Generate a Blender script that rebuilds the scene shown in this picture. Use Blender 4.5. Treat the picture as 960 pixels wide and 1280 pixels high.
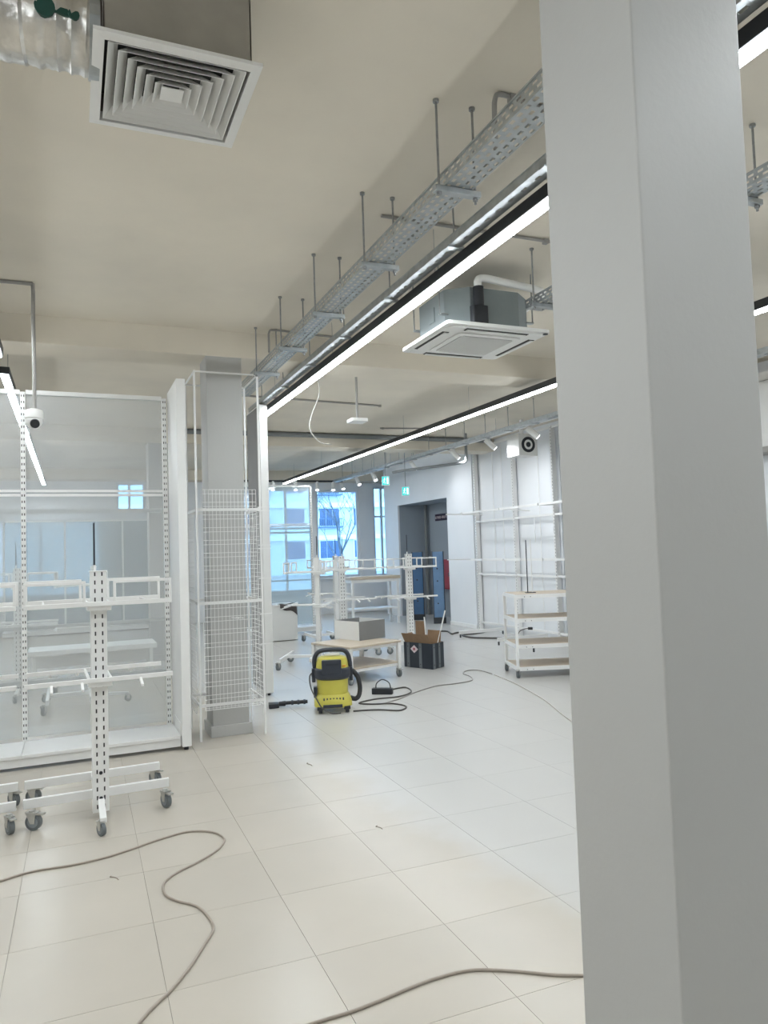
import bpy, math, random
from mathutils import Matrix, Vector
random.seed(7)
for o in list(bpy.data.objects): bpy.data.objects.remove(o)
S = bpy.context.scene
COL = S.collection
R = math.radians

# ------------------------------------------------------------------ camera
cam_d = bpy.data.cameras.new('camera'); cam = bpy.data.objects.new('camera', cam_d); COL.objects.link(cam)
F = 925.0
def _d(px, py): return Vector(((px-480)/F, -(py-640)/F, -1.0))
ya = _d(89, 701).normalized(); za = _d(-132, -19500); za = (za - ya*za.dot(ya)).normalized(); xa = ya.cross(za)
Wm = Matrix((xa, ya, za))
cam.matrix_world = Matrix.Translation((0, 0, 1.5)) @ Wm.to_4x4()
cam_d.sensor_fit = 'HORIZONTAL'; cam_d.sensor_width = 36.0; cam_d.lens = F/960*36
cam_d.clip_start = 0.05; cam_d.clip_end = 400
S.camera = cam

# ------------------------------------------------------------------ world, exposure
w = bpy.data.worlds.new('world'); S.world = w; w.use_nodes = True
bg = w.node_tree.nodes['Background']; bg.inputs[0].default_value = (0.40, 0.68, 1.0, 1); bg.inputs[1].default_value = 4.2
S.view_settings.view_transform = 'Standard'; S.view_settings.look = 'None'
S.view_settings.gamma = 1.0; S.view_settings.use_curve_mapping = False
S.view_settings.exposure = 0.52
LED = 34.0          # strip light radiance

# ------------------------------------------------------------------ materials
def mat(name, col, rough=0.5, metal=0.0, noise=0.0, nscale=8.0, bump=0.0, bscale=40.0, coat=0.0, spec=0.5, col2=None, emit=0, detail=4, stretch=None):
    m = bpy.data.materials.new(name); m.use_nodes = True
    nt = m.node_tree; b = nt.nodes['Principled BSDF']
    b.inputs['Base Color'].default_value = (*col, 1); b.inputs['Roughness'].default_value = rough
    b.inputs['Metallic'].default_value = metal; b.inputs['Specular IOR Level'].default_value = spec
    b.inputs['Coat Weight'].default_value = coat
    tc = nt.nodes.new('ShaderNodeTexCoord'); src = tc.outputs['Object']
    if stretch:
        mp = nt.nodes.new('ShaderNodeMapping'); mp.inputs['Scale'].default_value = stretch
        nt.links.new(src, mp.inputs['Vector']); src = mp.outputs['Vector']
    if noise or col2:
        n = nt.nodes.new('ShaderNodeTexNoise'); n.inputs['Scale'].default_value = nscale; n.inputs['Detail'].default_value = detail
        nt.links.new(src, n.inputs['Vector'])
        r = nt.nodes.new('ShaderNodeValToRGB')
        r.color_ramp.elements[0].position = 0.3; r.color_ramp.elements[1].position = 0.7
        c2 = col2 if col2 else tuple(max(0, c*(1-noise)) for c in col)
        r.color_ramp.elements[0].color = (*c2, 1); r.color_ramp.elements[1].color = (*col, 1)
        nt.links.new(n.outputs['Fac'], r.inputs['Fac']); nt.links.new(r.outputs['Color'], b.inputs['Base Color'])
    if bump:
        n2 = nt.nodes.new('ShaderNodeTexNoise'); n2.inputs['Scale'].default_value = bscale; n2.inputs['Detail'].default_value = 3
        nt.links.new(src, n2.inputs['Vector'])
        bp = nt.nodes.new('ShaderNodeBump'); bp.inputs['Strength'].default_value = bump; bp.inputs['Distance'].default_value = 0.01
        nt.links.new(n2.outputs['Fac'], bp.inputs['Height']); nt.links.new(bp.outputs['Normal'], b.inputs['Normal'])
    if emit:
        b.inputs['Emission Color'].default_value = (*col, 1); b.inputs['Emission Strength'].default_value = emit
    return m

def tile_mat():
    m = mat('tile_glaze', (0.56, 0.515, 0.445), rough=0.27, noise=0.05, nscale=2.2, spec=0.5)
    nt = m.node_tree; b = nt.nodes['Principled BSDF']
    oi = nt.nodes.new('ShaderNodeObjectInfo'); hs = nt.nodes.new('ShaderNodeHueSaturation')
    mr = nt.nodes.new('ShaderNodeMapRange'); mr.inputs['To Min'].default_value = 0.965; mr.inputs['To Max'].default_value = 1.03
    nt.links.new(oi.outputs['Random'], mr.inputs['Value']); nt.links.new(mr.outputs['Result'], hs.inputs['Value'])
    g = nt.nodes.new('ShaderNodeNewGeometry'); nz = [n for n in nt.nodes if n.bl_idname == 'ShaderNodeTexNoise'][0]
    nt.links.new(g.outputs['Position'], nz.inputs['Vector'])
    old = b.inputs['Base Color'].links[0].from_socket
    nt.links.new(old, hs.inputs['Color'])
    # paler, greyer tile colour beyond a slanting line, its edge slightly ragged
    sp = nt.nodes.new('ShaderNodeSeparateXYZ'); nt.links.new(g.outputs['Position'], sp.inputs[0])
    e1 = nt.nodes.new('ShaderNodeMath'); e1.operation = 'MULTIPLY_ADD'; e1.inputs[1].default_value = 0.093; nt.links.new(sp.outputs['Y'], e1.inputs[0]); nt.links.new(sp.outputs['X'], e1.inputs[2])
    dn = nt.nodes.new('ShaderNodeTexNoise'); dn.inputs['Scale'].default_value = 2.5; dn.inputs['Detail'].default_value = 5; nt.links.new(g.outputs['Position'], dn.inputs['Vector'])
    e2 = nt.nodes.new('ShaderNodeMath'); e2.operation = 'MULTIPLY_ADD'; e2.inputs[1].default_value = 0.5; nt.links.new(dn.outputs['Fac'], e2.inputs[0]); nt.links.new(e1.outputs[0], e2.inputs[2])
    em = nt.nodes.new('ShaderNodeMapRange'); em.interpolation_type = 'SMOOTHSTEP'; em.inputs['From Min'].default_value = 2.18; em.inputs['From Max'].default_value = 2.52; em.inputs['To Max'].default_value = 0.8
    nt.links.new(e2.outputs[0], em.inputs['Value'])
    mx = nt.nodes.new('ShaderNodeMix'); mx.data_type = 'RGBA'; mx.inputs[7].default_value = (0.60, 0.60, 0.59, 1)
    nt.links.new(em.outputs[0], mx.inputs[0]); nt.links.new(hs.outputs['Color'], mx.inputs[6]); nt.links.new(mx.outputs[2], b.inputs['Base Color'])
    return m

def glass_mat(name, haze=0.2, tint=(0.93, 0.97, 0.96), haze_col=(0.8, 0.82, 0.82), trans=0.4):
    m = bpy.data.materials.new(name); m.use_nodes = True; nt = m.node_tree; nt.nodes.clear()
    o = nt.nodes.new('ShaderNodeOutputMaterial'); t = nt.nodes.new('ShaderNodeBsdfTransparent'); t.inputs[0].default_value = (*tint, 1)
    d = nt.nodes.new('ShaderNodeBsdfDiffuse'); d.inputs[0].default_value = (*haze_col, 1)
    tl = nt.nodes.new('ShaderNodeBsdfTranslucent'); tl.inputs[0].default_value = (*haze_col, 1)
    dm = nt.nodes.new('ShaderNodeMixShader'); dm.inputs[0].default_value = trans
    nt.links.new(d.outputs[0], dm.inputs[1]); nt.links.new(tl.outputs[0], dm.inputs[2])
    a = nt.nodes.new('ShaderNodeMixShader'); a.inputs[0].default_value = haze
    nt.links.new(t.outputs[0], a.inputs[1]); nt.links.new(dm.outputs[0], a.inputs[2])
    g = nt.nodes.new('ShaderNodeBsdfGlossy'); g.inputs['Roughness'].default_value = 0.03
    f = nt.nodes.new('ShaderNodeFresnel'); f.inputs[0].default_value = 1.45
    x = nt.nodes.new('ShaderNodeMixShader'); nt.links.new(f.outputs[0], x.inputs[0])
    nt.links.new(a.outputs[0], x.inputs[1]); nt.links.new(g.outputs[0], x.inputs[2]); nt.links.new(x.outputs[0], o.inputs[0])
    return m

def emit_mat(name, col, s):
    m = bpy.data.materials.new(name); m.use_nodes = True; nt = m.node_tree; nt.nodes.clear()
    o = nt.nodes.new('ShaderNodeOutputMaterial'); e = nt.nodes.new('ShaderNodeEmission')
    e.inputs[0].default_value = (*col, 1); e.inputs[1].default_value = s; nt.links.new(e.outputs[0], o.inputs[0]); return m

M = dict(
 tile=tile_mat(),
 grout=mat('grout', (0.40, 0.37, 0.32), 0.9, noise=0.15, nscale=30),
 plaster=mat('ceiling_plaster', (0.77, 0.71, 0.60), 0.9, noise=0.22, nscale=1.1, bump=0.25, bscale=7, col2=(0.67, 0.62, 0.53), detail=8),
 wall=mat('wall_paint', (0.82, 0.84, 0.86), 0.6, noise=0.03, nscale=2, bump=0.05, bscale=60),
 column=mat('column_paint', (0.50, 0.50, 0.485), 0.55, noise=0.05, nscale=1.5, bump=0.06, bscale=50),
 vestibule=mat('vestibule_paint', (0.36, 0.41, 0.46), 0.7, noise=0.05, nscale=2),
 white=mat('white_powder_coat', (0.86, 0.86, 0.845), 0.35, noise=0.03, nscale=6),
 whiteplastic=mat('white_plastic', (0.82, 0.82, 0.80), 0.4, noise=0.02, nscale=9),
 greyboard=mat('grey_board', (0.24, 0.24, 0.24), 0.6, noise=0.06, nscale=5),
 galv=mat('galvanised_steel', (0.50, 0.53, 0.54), 0.38, metal=0.85, noise=0.25, nscale=18),
 rod=mat('threaded_rod', (0.36, 0.37, 0.37), 0.45, metal=0.8, noise=0.2, nscale=60),
 conduit=mat('grey_conduit', (0.34, 0.33, 0.31), 0.6, noise=0.1, nscale=20),
 pipegrey=mat('grey_pipe', (0.22, 0.235, 0.24), 0.55, noise=0.1, nscale=12),
 black=mat('black_anodised', (0.022, 0.024, 0.028), 0.45, noise=0.15, nscale=20),
 blackplastic=mat('black_plastic', (0.025, 0.028, 0.034), 0.42, noise=0.2, nscale=20),
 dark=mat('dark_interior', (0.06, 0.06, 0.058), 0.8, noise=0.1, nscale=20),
 slot=mat('slot_shade_dark', (0.07, 0.07, 0.07), 0.8, noise=0.1, nscale=20),  # near-black colour standing in for the shade inside hollow posts
 led=emit_mat('led_diffuser', (0.90, 0.96, 1.0), LED),
 spot=emit_mat('spot_lens', (0.9, 0.95, 1.0), 14.0),
 exitgreen=emit_mat('exit_green', (0.04, 0.50, 0.50), 1.2),
 exitwhite=emit_mat('exit_white', (0.75, 1.0, 0.97), 1.2),
 glass=glass_mat('dusty_shelf_glass', 0.25, tint=(0.96, 0.98, 0.985), haze_col=(0.92, 0.93, 0.94)),
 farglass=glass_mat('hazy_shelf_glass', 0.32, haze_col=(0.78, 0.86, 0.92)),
 film=glass_mat('filmed_window_glass', 0.93, haze_col=(0.97, 0.95, 0.93), trans=0.7),
 window=glass_mat('window_glass', 0.02, tint=(0.93, 0.98, 1.0)),
 winframe=mat('window_frame_white', (0.72, 0.78, 0.84), 0.4, noise=0.03, nscale=5),
 wood=mat('birch_board', (0.62, 0.53, 0.42), 0.5, col2=(0.54, 0.455, 0.36), nscale=3, stretch=(1.2, 14, 14)),
 woodedge=mat('birch_edge', (0.42, 0.33, 0.24), 0.6, noise=0.2, nscale=20),
 card=mat('cardboard', (0.30, 0.195, 0.115), 0.85, noise=0.12, nscale=14),
 yellow=mat('yellow_plastic', (0.62, 0.56, 0.09), 0.38, noise=0.05, nscale=8),
 amber=mat('amber_switch', (0.75, 0.38, 0.03), 0.4, noise=0.05, nscale=8),
 charcoal=mat('charcoal_plastic', (0.035, 0.042, 0.058), 0.4, noise=0.15, nscale=15),
 hose=mat('black_hose', (0.028, 0.03, 0.034), 0.5, noise=0.2, nscale=30),
 rubber=mat('grey_rubber', (0.16, 0.18, 0.19), 0.6, noise=0.1, nscale=30),
 steel=mat('bright_steel', (0.62, 0.62, 0.60), 0.3, metal=0.9, noise=0.15, nscale=30),
 hub=mat('wheel_hub', (0.28, 0.31, 0.33), 0.5, noise=0.1, nscale=30),
 foil=mat('aluminium_foil', (0.72, 0.70, 0.66), 0.32, metal=0.9, noise=0.3, nscale=9, bump=0.9, bscale=22),
 plenum=mat('dusty_galvanised', (0.36, 0.335, 0.29), 0.75, metal=0.1, noise=0.2, nscale=6),
 damper=mat('green_damper', (0.01, 0.075, 0.06), 0.45, noise=0.2, nscale=20),
 acbody=mat('ac_galvanised', (0.25, 0.285, 0.29), 0.6, metal=0.25, noise=0.12, nscale=5),
 cord=mat('taupe_cord', (0.40, 0.345, 0.29), 0.6, noise=0.1, nscale=40),
 cordlight=mat('pale_cord', (0.55, 0.53, 0.49), 0.6, noise=0.05, nscale=40),
 corddark=mat('dark_cord', (0.09, 0.085, 0.08), 0.6, noise=0.1, nscale=40),
 crate=mat('dark_slate_plastic', (0.03, 0.04, 0.055), 0.5, noise=0.15, nscale=14),
 cratestrip=mat('grey_slat', (0.17, 0.19, 0.21), 0.5, noise=0.1, nscale=14),
 sticker=mat('pale_sticker', (0.80, 0.68, 0.70), 0.6, noise=0.05, nscale=30),
 red=mat('red_paint', (0.34, 0.02, 0.03), 0.5, noise=0.08, nscale=10),
 redprint=mat('red_print', (0.45, 0.10, 0.14), 0.6, noise=0.05, nscale=30),
 plum=mat('plum_sign', (0.03, 0.02, 0.05), 0.5, noise=0.1, nscale=10),
 bluefilm=mat('blue_film', (0.07, 0.17, 0.33), 0.3, noise=0.2, nscale=6),
 bluefilm2=mat('pale_blue_film', (0.16, 0.28, 0.46), 0.3, noise=0.2, nscale=6),
 teal=mat('dark_teal_door', (0.012, 0.045, 0.06), 0.4, noise=0.1, nscale=5),
 clothgrey=mat('dark_cloth', (0.10, 0.09, 0.09), 0.9, noise=0.3, nscale=20),
 facade=mat('pale_facade', (0.62, 0.72, 0.80), 0.8, noise=0.06, nscale=0.4),
 band=mat('facade_band', (0.82, 0.88, 0.92), 0.8, noise=0.04, nscale=0.5),
 facadewin=mat('facade_pane', (0.05, 0.11, 0.24), 0.25, noise=0.2, nscale=1),
 rail=mat('balcony_rail', (0.10, 0.17, 0.30), 0.6, noise=0.1, nscale=4),
 bark=mat('bare_bark', (0.10, 0.12, 0.15), 0.9, noise=0.3, nscale=6),
 ground=mat('pavement', (0.35, 0.36, 0.37), 0.9, noise=0.15, nscale=1),
)

# ------------------------------------------------------------------ mesh builder
class MB:
    def __init__(s): s.v = []; s.f = []
    def add(s, vs, fs):
        n = len(s.v); s.v += [tuple(v) for v in vs]; s.f += [tuple(i+n for i in f) for f in fs]; return s
    def box(s, x0, x1, y0, y1, z0, z1):
        return s.add([(x0,y0,z0),(x1,y0,z0),(x1,y1,z0),(x0,y1,z0),(x0,y0,z1),(x1,y0,z1),(x1,y1,z1),(x0,y1,z1)],
                     [(0,3,2,1),(4,5,6,7),(0,1,5,4),(1,2,6,5),(2,3,7,6),(3,0,4,7)])
    def cbox(s, c, d): return s.box(c[0]-d[0]/2, c[0]+d[0]/2, c[1]-d[1]/2, c[1]+d[1]/2, c[2]-d[2]/2, c[2]+d[2]/2)
    def bar(s, p, q, a, b, up=(0,0,1)):
        p = Vector(p); q = Vector(q); t = (q-p).normalized(); u = Vector(up)
        if abs(t.dot(u)) > 0.98: u = Vector((0,1,0))
        r = t.cross(u).normalized(); u = r.cross(t)
        vs = []
        for o in (p, q):
            for i, j in ((-1,-1),(1,-1),(1,1),(-1,1)): vs.append(o + r*i*a/2 + u*j*b/2)
        return s.add(vs, [(0,1,2,3),(7,6,5,4),(0,4,5,1),(1,5,6,2),(2,6,7,3),(3,7,4,0)])
    def tube(s, pts, r, n=8, caps=True):
        pts = [Vector(p) for p in pts]; N = len(pts); rr = r if isinstance(r, (list, tuple)) else [r]*N
        u = None; vs = []
        for i, p in enumerate(pts):
            t = (pts[min(i+1, N-1)] - pts[max(i-1, 0)]).normalized()
            if u is None:
                u = Vector((0,0,1)) if abs(t.z) < 0.9 else Vector((1,0,0))
            u = (u - t*u.dot(t))
            if u.length < 1e-6: u = t.orthogonal()
            u.normalize(); b = t.cross(u)
            for k in range(n):
                a = 2*math.pi*k/n; vs.append(p + (u*math.cos(a) + b*math.sin(a))*rr[i])
        fs = []
        for i in range(N-1):
            for k in range(n):
                k2 = (k+1) % n; fs.append((i*n+k, i*n+k2, (i+1)*n+k2, (i+1)*n+k))
        if caps: fs.append(tuple(range(n-1, -1, -1))); fs.append(tuple((N-1)*n+k for k in range(n)))
        return s.add(vs, fs)
    def cyl(s, p, q, r, n=12, r2=None): return s.tube([p, q], [r, r if r2 is None else r2], n)
    def lathe(s, prof, c=(0,0,0), n=24, sx=1, sy=1):
        vs = []; fs = []; m = len(prof)
        for k in range(n):
            a = 2*math.pi*k/n
            for r, z in prof: vs.append((c[0]+r*sx*math.cos(a), c[1]+r*sy*math.sin(a), c[2]+z))
        for k in range(n):
            k2 = (k+1) % n
            for i in range(m-1): fs.append((k*m+i, k2*m+i, k2*m+i+1, k*m+i+1))
        fs.append(tuple(k*m for k in range(n-1, -1, -1))); fs.append(tuple(k*m+m-1 for k in range(n)))
        return s.add(vs, fs)
    def rbox(s, x0, x1, y0, y1, z0, z1, rad, seg=4):     # box with rounded vertical corners
        pts = []
        for cx, cy, a0 in ((x1-rad, y1-rad, 0), (x0+rad, y1-rad, 90), (x0+rad, y0+rad, 180), (x1-rad, y0+rad, 270)):
            for k in range(seg+1):
                a = R(a0 + 90*k/seg); pts.append((cx+rad*math.cos(a), cy+rad*math.sin(a)))
        return s.prism(pts, z0, z1)
    def prism(s, pts, z0, z1):
        n = len(pts); vs = [(x,y,z0) for x, y in pts] + [(x,y,z1) for x, y in pts]
        fs = [tuple(range(n-1,-1,-1)), tuple(range(n, 2*n))] + [(i, (i+1)%n, n+(i+1)%n, n+i) for i in range(n)]
        return s.add(vs, fs)
    def perf(s, o, u, v, width, length, cols, sw, sh, pitch, start=0.0, stagger=False):
        # sheet in the plane o + a*u + b*v with real slots: cols = slot centre offsets along u
        o = Vector(o); u = Vector(u).normalized(); v = Vector(v).normalized()
        def q(a0, a1, b0, b1):
            if a1-a0 > 1e-6 and b1-b0 > 1e-6: s.add([o+u*a0+v*b0, o+u*a1+v*b0, o+u*a1+v*b1, o+u*a0+v*b1], [(0,1,2,3)])
        cols = sorted(cols); edges = [0.0]
        for i in range(len(cols)-1): edges.append((cols[i]+cols[i+1])/2)
        edges.append(width)
        for i, c in enumerate(cols):
            b = start + (pitch/2 if (stagger and i % 2) else 0); last = 0.0
            while b + sh < length:
                q(edges[i], edges[i+1], last, b)
                q(edges[i], c-sw/2, b, b+sh); q(c+sw/2, edges[i+1], b, b+sh)
                last = b+sh; b += pitch
            q(edges[i], edges[i+1], last, length)
        return s
    def mesh(s, name, m, smooth=False):
        me = bpy.data.meshes.new(name); me.from_pydata(s.v, [], s.f); me.materials.append(m); me.update()
        if smooth:
            me.polygons.foreach_set('use_smooth', [True]*len(me.polygons))
            try: me.set_sharp_from_angle(angle=R(35))
            except Exception: pass
        return me
    def build(s, name, m, parent=None, loc=(0,0,0), rot=(0,0,0), bevel=0, smooth=False, kind=None):
        o = inst(name, s.mesh(name, M[m] if isinstance(m, str) else m, smooth), parent, loc, rot)
        if bevel:
            b = o.modifiers.new('bevel', 'BEVEL'); b.width = bevel; b.segments = 2; b.limit_method = 'ANGLE'; b.angle_limit = R(50)
        if kind: o['kind'] = kind
        return o
def inst(name, me, parent=None, loc=(0,0,0), rot=(0,0,0)):
    o = bpy.data.objects.new(name, me); COL.objects.link(o); o.location = loc; o.rotation_euler = rot; o.parent = parent; return o
def tag(o, label, cat, group=None):
    o['label'] = label; o['category'] = cat
    if group: o['group'] = group
    return o
def thing(name, label, cat, loc=(0,0,0), rz=0, group=None):
    o = bpy.data.objects.new(name, None); COL.objects.link(o); o.location = loc; o.rotation_euler = (0,0,R(rz)); o.empty_display_size = 0.1
    return tag(o, label, cat, group)
def copy_tree(o, parent=None):
    c = o.copy(); COL.objects.link(c); c.parent = parent
    for ch in list(o.children): copy_tree(ch, c)
    return c
def struct(o, label=None):
    o['kind'] = 'structure'
    if label: o['label'] = label
    return o
def smoothpts(pts, n=6):
    pts = [Vector(p) for p in pts]; out = []
    for i in range(len(pts)-1):
        p0 = pts[max(i-1,0)]; p1 = pts[i]; p2 = pts[i+1]; p3 = pts[min(i+2,len(pts)-1)]
        for k in range(n):
            t = k/n; out.append(0.5*((2*p1)+(p2-p0)*t+(2*p0-5*p1+4*p2-p3)*t*t+(3*p1-p0-3*p2+p3)*t**3))
    out.append(pts[-1]); return out

# ------------------------------------------------------------------ the shell
ZC = 3.43; XR = 7.0; XL = -6.0; YB = -5.0; YF = 17.2
PT = 0.535; G0 = (0.825, 2.735)      # tile pitch, one crossing of the joints
floor = struct(MB().box(XL-0.8-0.2, 9.0, YB-2.71-0.5, YF+1.0-2.71, -0.2, -0.003).build('floor', 'grout', None, (0, 2.71, 0)), 'polished beige tile floor of the shop')
floor.location = (G0[0], G0[1], 0); floor.rotation_euler = (0, 0, R(-0.7))
floor.data.clear_geometry(); floor.data.from_pydata(*(lambda b: (b.v, [], b.f))(MB().box(XL-1.2, 8.6, YB-3.2, YF-1.7, -0.2, -0.004)))
tile_me = MB().box(-PT/2+0.0009, PT/2-0.0009, -PT/2+0.0009, PT/2-0.0009, -0.012, 0).mesh('tile', M['tile'])
cand = []; rest = MB()
for i in range(-13, 13):
    for j in range(-14, 28):
        x = (i+0.5)*PT; y = (j+0.5)*PT; X = x+G0[0]; Y = y+G0[1]
        if X < XL-0.3 or X > 7.9 or Y < YB-0.3 or Y > YF+0.1: continue
        cand.append((x, y, Y if (Y > 1.7 and -0.16*Y-0.3 < X < 0.74*Y+0.2) else 1e3+abs(Y)))
cand.sort(key=lambda c: c[2])
for n, (x, y, k) in enumerate(cand):
    if n < 290 and k < 100: inst('tile', tile_me, floor, (x, y, 0))
    else: rest.box(x-PT/2+0.0009, x+PT/2-0.0009, y-PT/2+0.0009, y+PT/2-0.0009, -0.012, 0)
rest.build('tile_field', 'tile', floor, kind='stuff')

struct(MB().box(XL-0.2, 9.0, YB-0.2, YF+0.3, ZC, ZC+0.25).build('ceiling', 'plaster'), 'raw beige plaster ceiling')
for i, (y0, y1) in enumerate(((1.12-0.04, 1.52), (6.29, 6.70), (11.35, 11.78), (16.75, 17.2))):
    if i == 0: continue
    struct(MB().box(XL, XR+1.5 if i == 3 else XR, y0, y1, 3.205, ZC+0.01).build('trim_%d' % i, 'plaster', bevel=0.008), 'plastered ceiling beam across the room')
# columns: near pillar, mid column, far column
for i, (x0, x1, y0, y1) in enumerate(((1.07, 1.376, 1.14, 1.447), (1.07, 1.375, 6.30, 6.605), (1.06, 1.37, 11.36, 11.68))):
    m = MB().box(x0, x1, y0, y1, 0, ZC)
    c = struct(m.build('column_%d' % (i+1), 'column', bevel=0.004), 'square grey painted column')
    if i: MB().box(x0-0.02, x1+0.02, y0-0.02, y1+0.02, 0, 0.09).build('base_cladding', 'column', c, bevel=0.003)

def wall(name, boxes, m='wall'):
    b = MB()
    for a in boxes: b.box(*a)
    return struct(b.build(name, m))
T = 0.2
wall('wall_left', [(XL-T, XL, YB, YF, 0, ZC)])
wall('wall_back', [(XL-T, XR+T, YB-T, YB, 0, ZC)])
# right wall: flush part, thicker pier part with the opening, return beyond
wall('wall_right', [(XR, XR+T, YB, 8.30, 0, ZC), (XR, XR+T, 8.30, 9.47, 3.05, ZC), (XR, XR+T, 9.47, 12.03, 0, ZC),
                    (6.9, XR+T, 12.03, 13.06, 0, ZC), (6.9, 6.94, 13.06, 15.46, 2.514, ZC), (6.9, 6.94, 15.46, 16.24, 0, ZC), (6.94, XR+T, 16.06, 16.24, 0, ZC)])
wall('wall_vestibule', [(6.94, 7.78, 15.46, 15.62, 0, 2.7), (7.62, 7.78, 12.8, 15.46, 0, 2.7), (XR+T, 7.78, 12.7, 12.8, 0, 2.7), (6.94, 7.78, 13.06, 15.46, 2.514, 2.65)], 'vestibule')
wall('wall_recess', [(XR+T, 8.7, 16.06, 16.24, 0, ZC), (8.7, 8.9, 16.06, YF+T, 0, ZC)])
struct(MB().box(6.88, 6.9, 12.03, 13.05, 0, 0.07).build('baseboard_right', 'white', bevel=0.003))
# far wall with window openings
wins = [(-4.2, 0.62, 0.75, 2.38), (0.92, 1.54, 2.52, 3.19), (3.5, 5.40, 0.57, 3.06), (5.50, 6.62, 0.88, 3.03), (7.0, 7.45, 0.86, 3.12)]
fb = []; xs = XL
for x0, x1, z0, z1 in wins:
    fb += [(xs, x0, YF, YF+T, 0, ZC), (x0, x1, YF, YF+T, 0, z0), (x0, x1, YF, YF+T, z1, ZC)]; xs = x1
fb.append((xs, 8.9, YF, YF+T, 0, ZC))
wall('wall_far', fb)
for n, (x0, x1, z0, z1) in enumerate(wins):
    fr = MB(); t = 0.055
    y0, y1 = YF+0.04, YF+0.11
    fr.box(x0, x0+t, y0, y1, z0, z1).box(x1-t, x1, y0, y1, z0, z1).box(x0+t, x1-t, y0, y1, z0, z0+t).box(x0+t, x1-t, y0, y1, z1-t, z1)
    o = struct(fr.build('window_%d' % (n+1), 'winframe', bevel=0.004), 'white framed shop window onto the street')
    mull, trans = [([-3.0, -1.8, -0.6], []), ([1.2], [3.0]), ([4.1, 4.75], [2.1]), ([], []), ([7.24], [2.36])][n]
    xsn = [x0+t]
    for mx in mull:
        MB().box(mx-0.025, mx+0.025, y0, y1, z0+t, z1-t).build('mullion', 'winframe', o); xsn += [mx-0.025, mx+0.025]
    xsn.append(x1-t)
    zsn = [z0+t]
    for tz in trans: zsn += [tz-0.02, tz+0.02]
    zsn.append(z1-t)
    for a in range(0, len(xsn), 2):
        for tz in trans: MB().box(xsn[a], xsn[a+1], y0, y1, tz-0.02, tz+0.02).build('transom', 'winframe', o)
        for c in range(0, len(zsn), 2): MB().box(xsn[a], xsn[a+1], YF+0.07, YF+0.078, zsn[c], zsn[c+1]).build('pane', 'film' if n == 0 else 'window', o)
    if n != 1: MB().box(x0-0.04, x1+0.04, YF-0.08, YF+0.04, z0-0.04, z0).build('window_sill', 'winframe', o, bevel=0.004)
# dark door in the right wall
d = struct(MB().box(XR+0.03, XR+0.09, 8.31, 9.46, 0.01, 3.04).build('door_1', 'teal', bevel=0.004), 'dark teal door behind the wall shelving')
MB().box(XR+0.0, XR+0.03, 8.41, 8.44, 0.95, 1.25).build('door_handle', 'steel', d)

# ------------------------------------------------------------------ trays, strips
def rod_at(parent, x, y, z0, r=0.0055):
    a = MB().cyl((x, y, z0), (x, y, ZC), r, 8); a.cyl((x, y, ZC-0.012), (x, y, ZC), r*2.6, 8); a.cyl((x, y, z0+0.022), (x, y, z0+0.034), r*2.0, 6)
    return a.build('hanger_rod', 'rod', parent)
def perforated_tray(label, x0, x1, y0, y1, z, h, hangers, group):
    t = thing('cable_tray', label, 'cable tray', (x0, y0, z), group=group); Lg = y1-y0; W = x1-x0
    n = max(3, round(W/0.035)); cols = [W*(k+0.5)/n for k in range(n)]
    MB().perf((0,0,0), (1,0,0), (0,1,0), W, Lg, cols, 0.015, 0.026, 0.05, 0.01, True).build('tray_floor', 'galv', t)
    for nm, xx in (('side_rail', 0), ('side_rail', W)):
        m = MB().perf((xx,0,0), (0,0,1), (0,1,0), h, Lg, [h*0.33, h*0.72], 0.010, 0.028, 0.05, 0.012, True)
        m.box(xx-0.004, xx+0.004, 0, Lg, h-0.003, h+0.004); m.build(nm, 'galv', t)
    for yy in hangers:
        b = MB(); b.box(-0.045, W+0.04, yy-y0-0.018, yy-y0+0.018, -0.028, -0.002)
        for k in range(5): pass
        b.build('bracket', 'galv', t, bevel=0.002)
        for xx in (-0.022, W+0.020): 
            a = MB().cyl((xx, yy-y0, -0.055 if xx > 0 else -0.03), (xx, yy-y0, ZC-z), 0.0055, 8)
            a.cyl((xx, yy-y0, ZC-z-0.012), (xx, yy-y0, ZC-z), 0.014, 8).cyl((xx, yy-y0, -0.04), (xx, yy-y0, -0.028), 0.012, 6)
            a.build('hanger_rod', 'rod', t)
    return t
HY = [1.86-0.875*2, 1.86-0.875, 1.86, 2.735, 3.61, 4.48, 5.32, 6.12]
perforated_tray('wide perforated galvanised cable tray on threaded rods, left of the nearest strip light', 1.487, 1.622, -1.2, 7.1, 3.05, 0.06, HY, 'perforated cable trays')
perforated_tray('short perforated cable tray ending at the ceiling air conditioner', 2.80, 2.93, -1.2, 4.08, 3.07, 0.055, [0.2, 1.3, 2.4, 3.5, 3.95], 'perforated cable trays')

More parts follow.
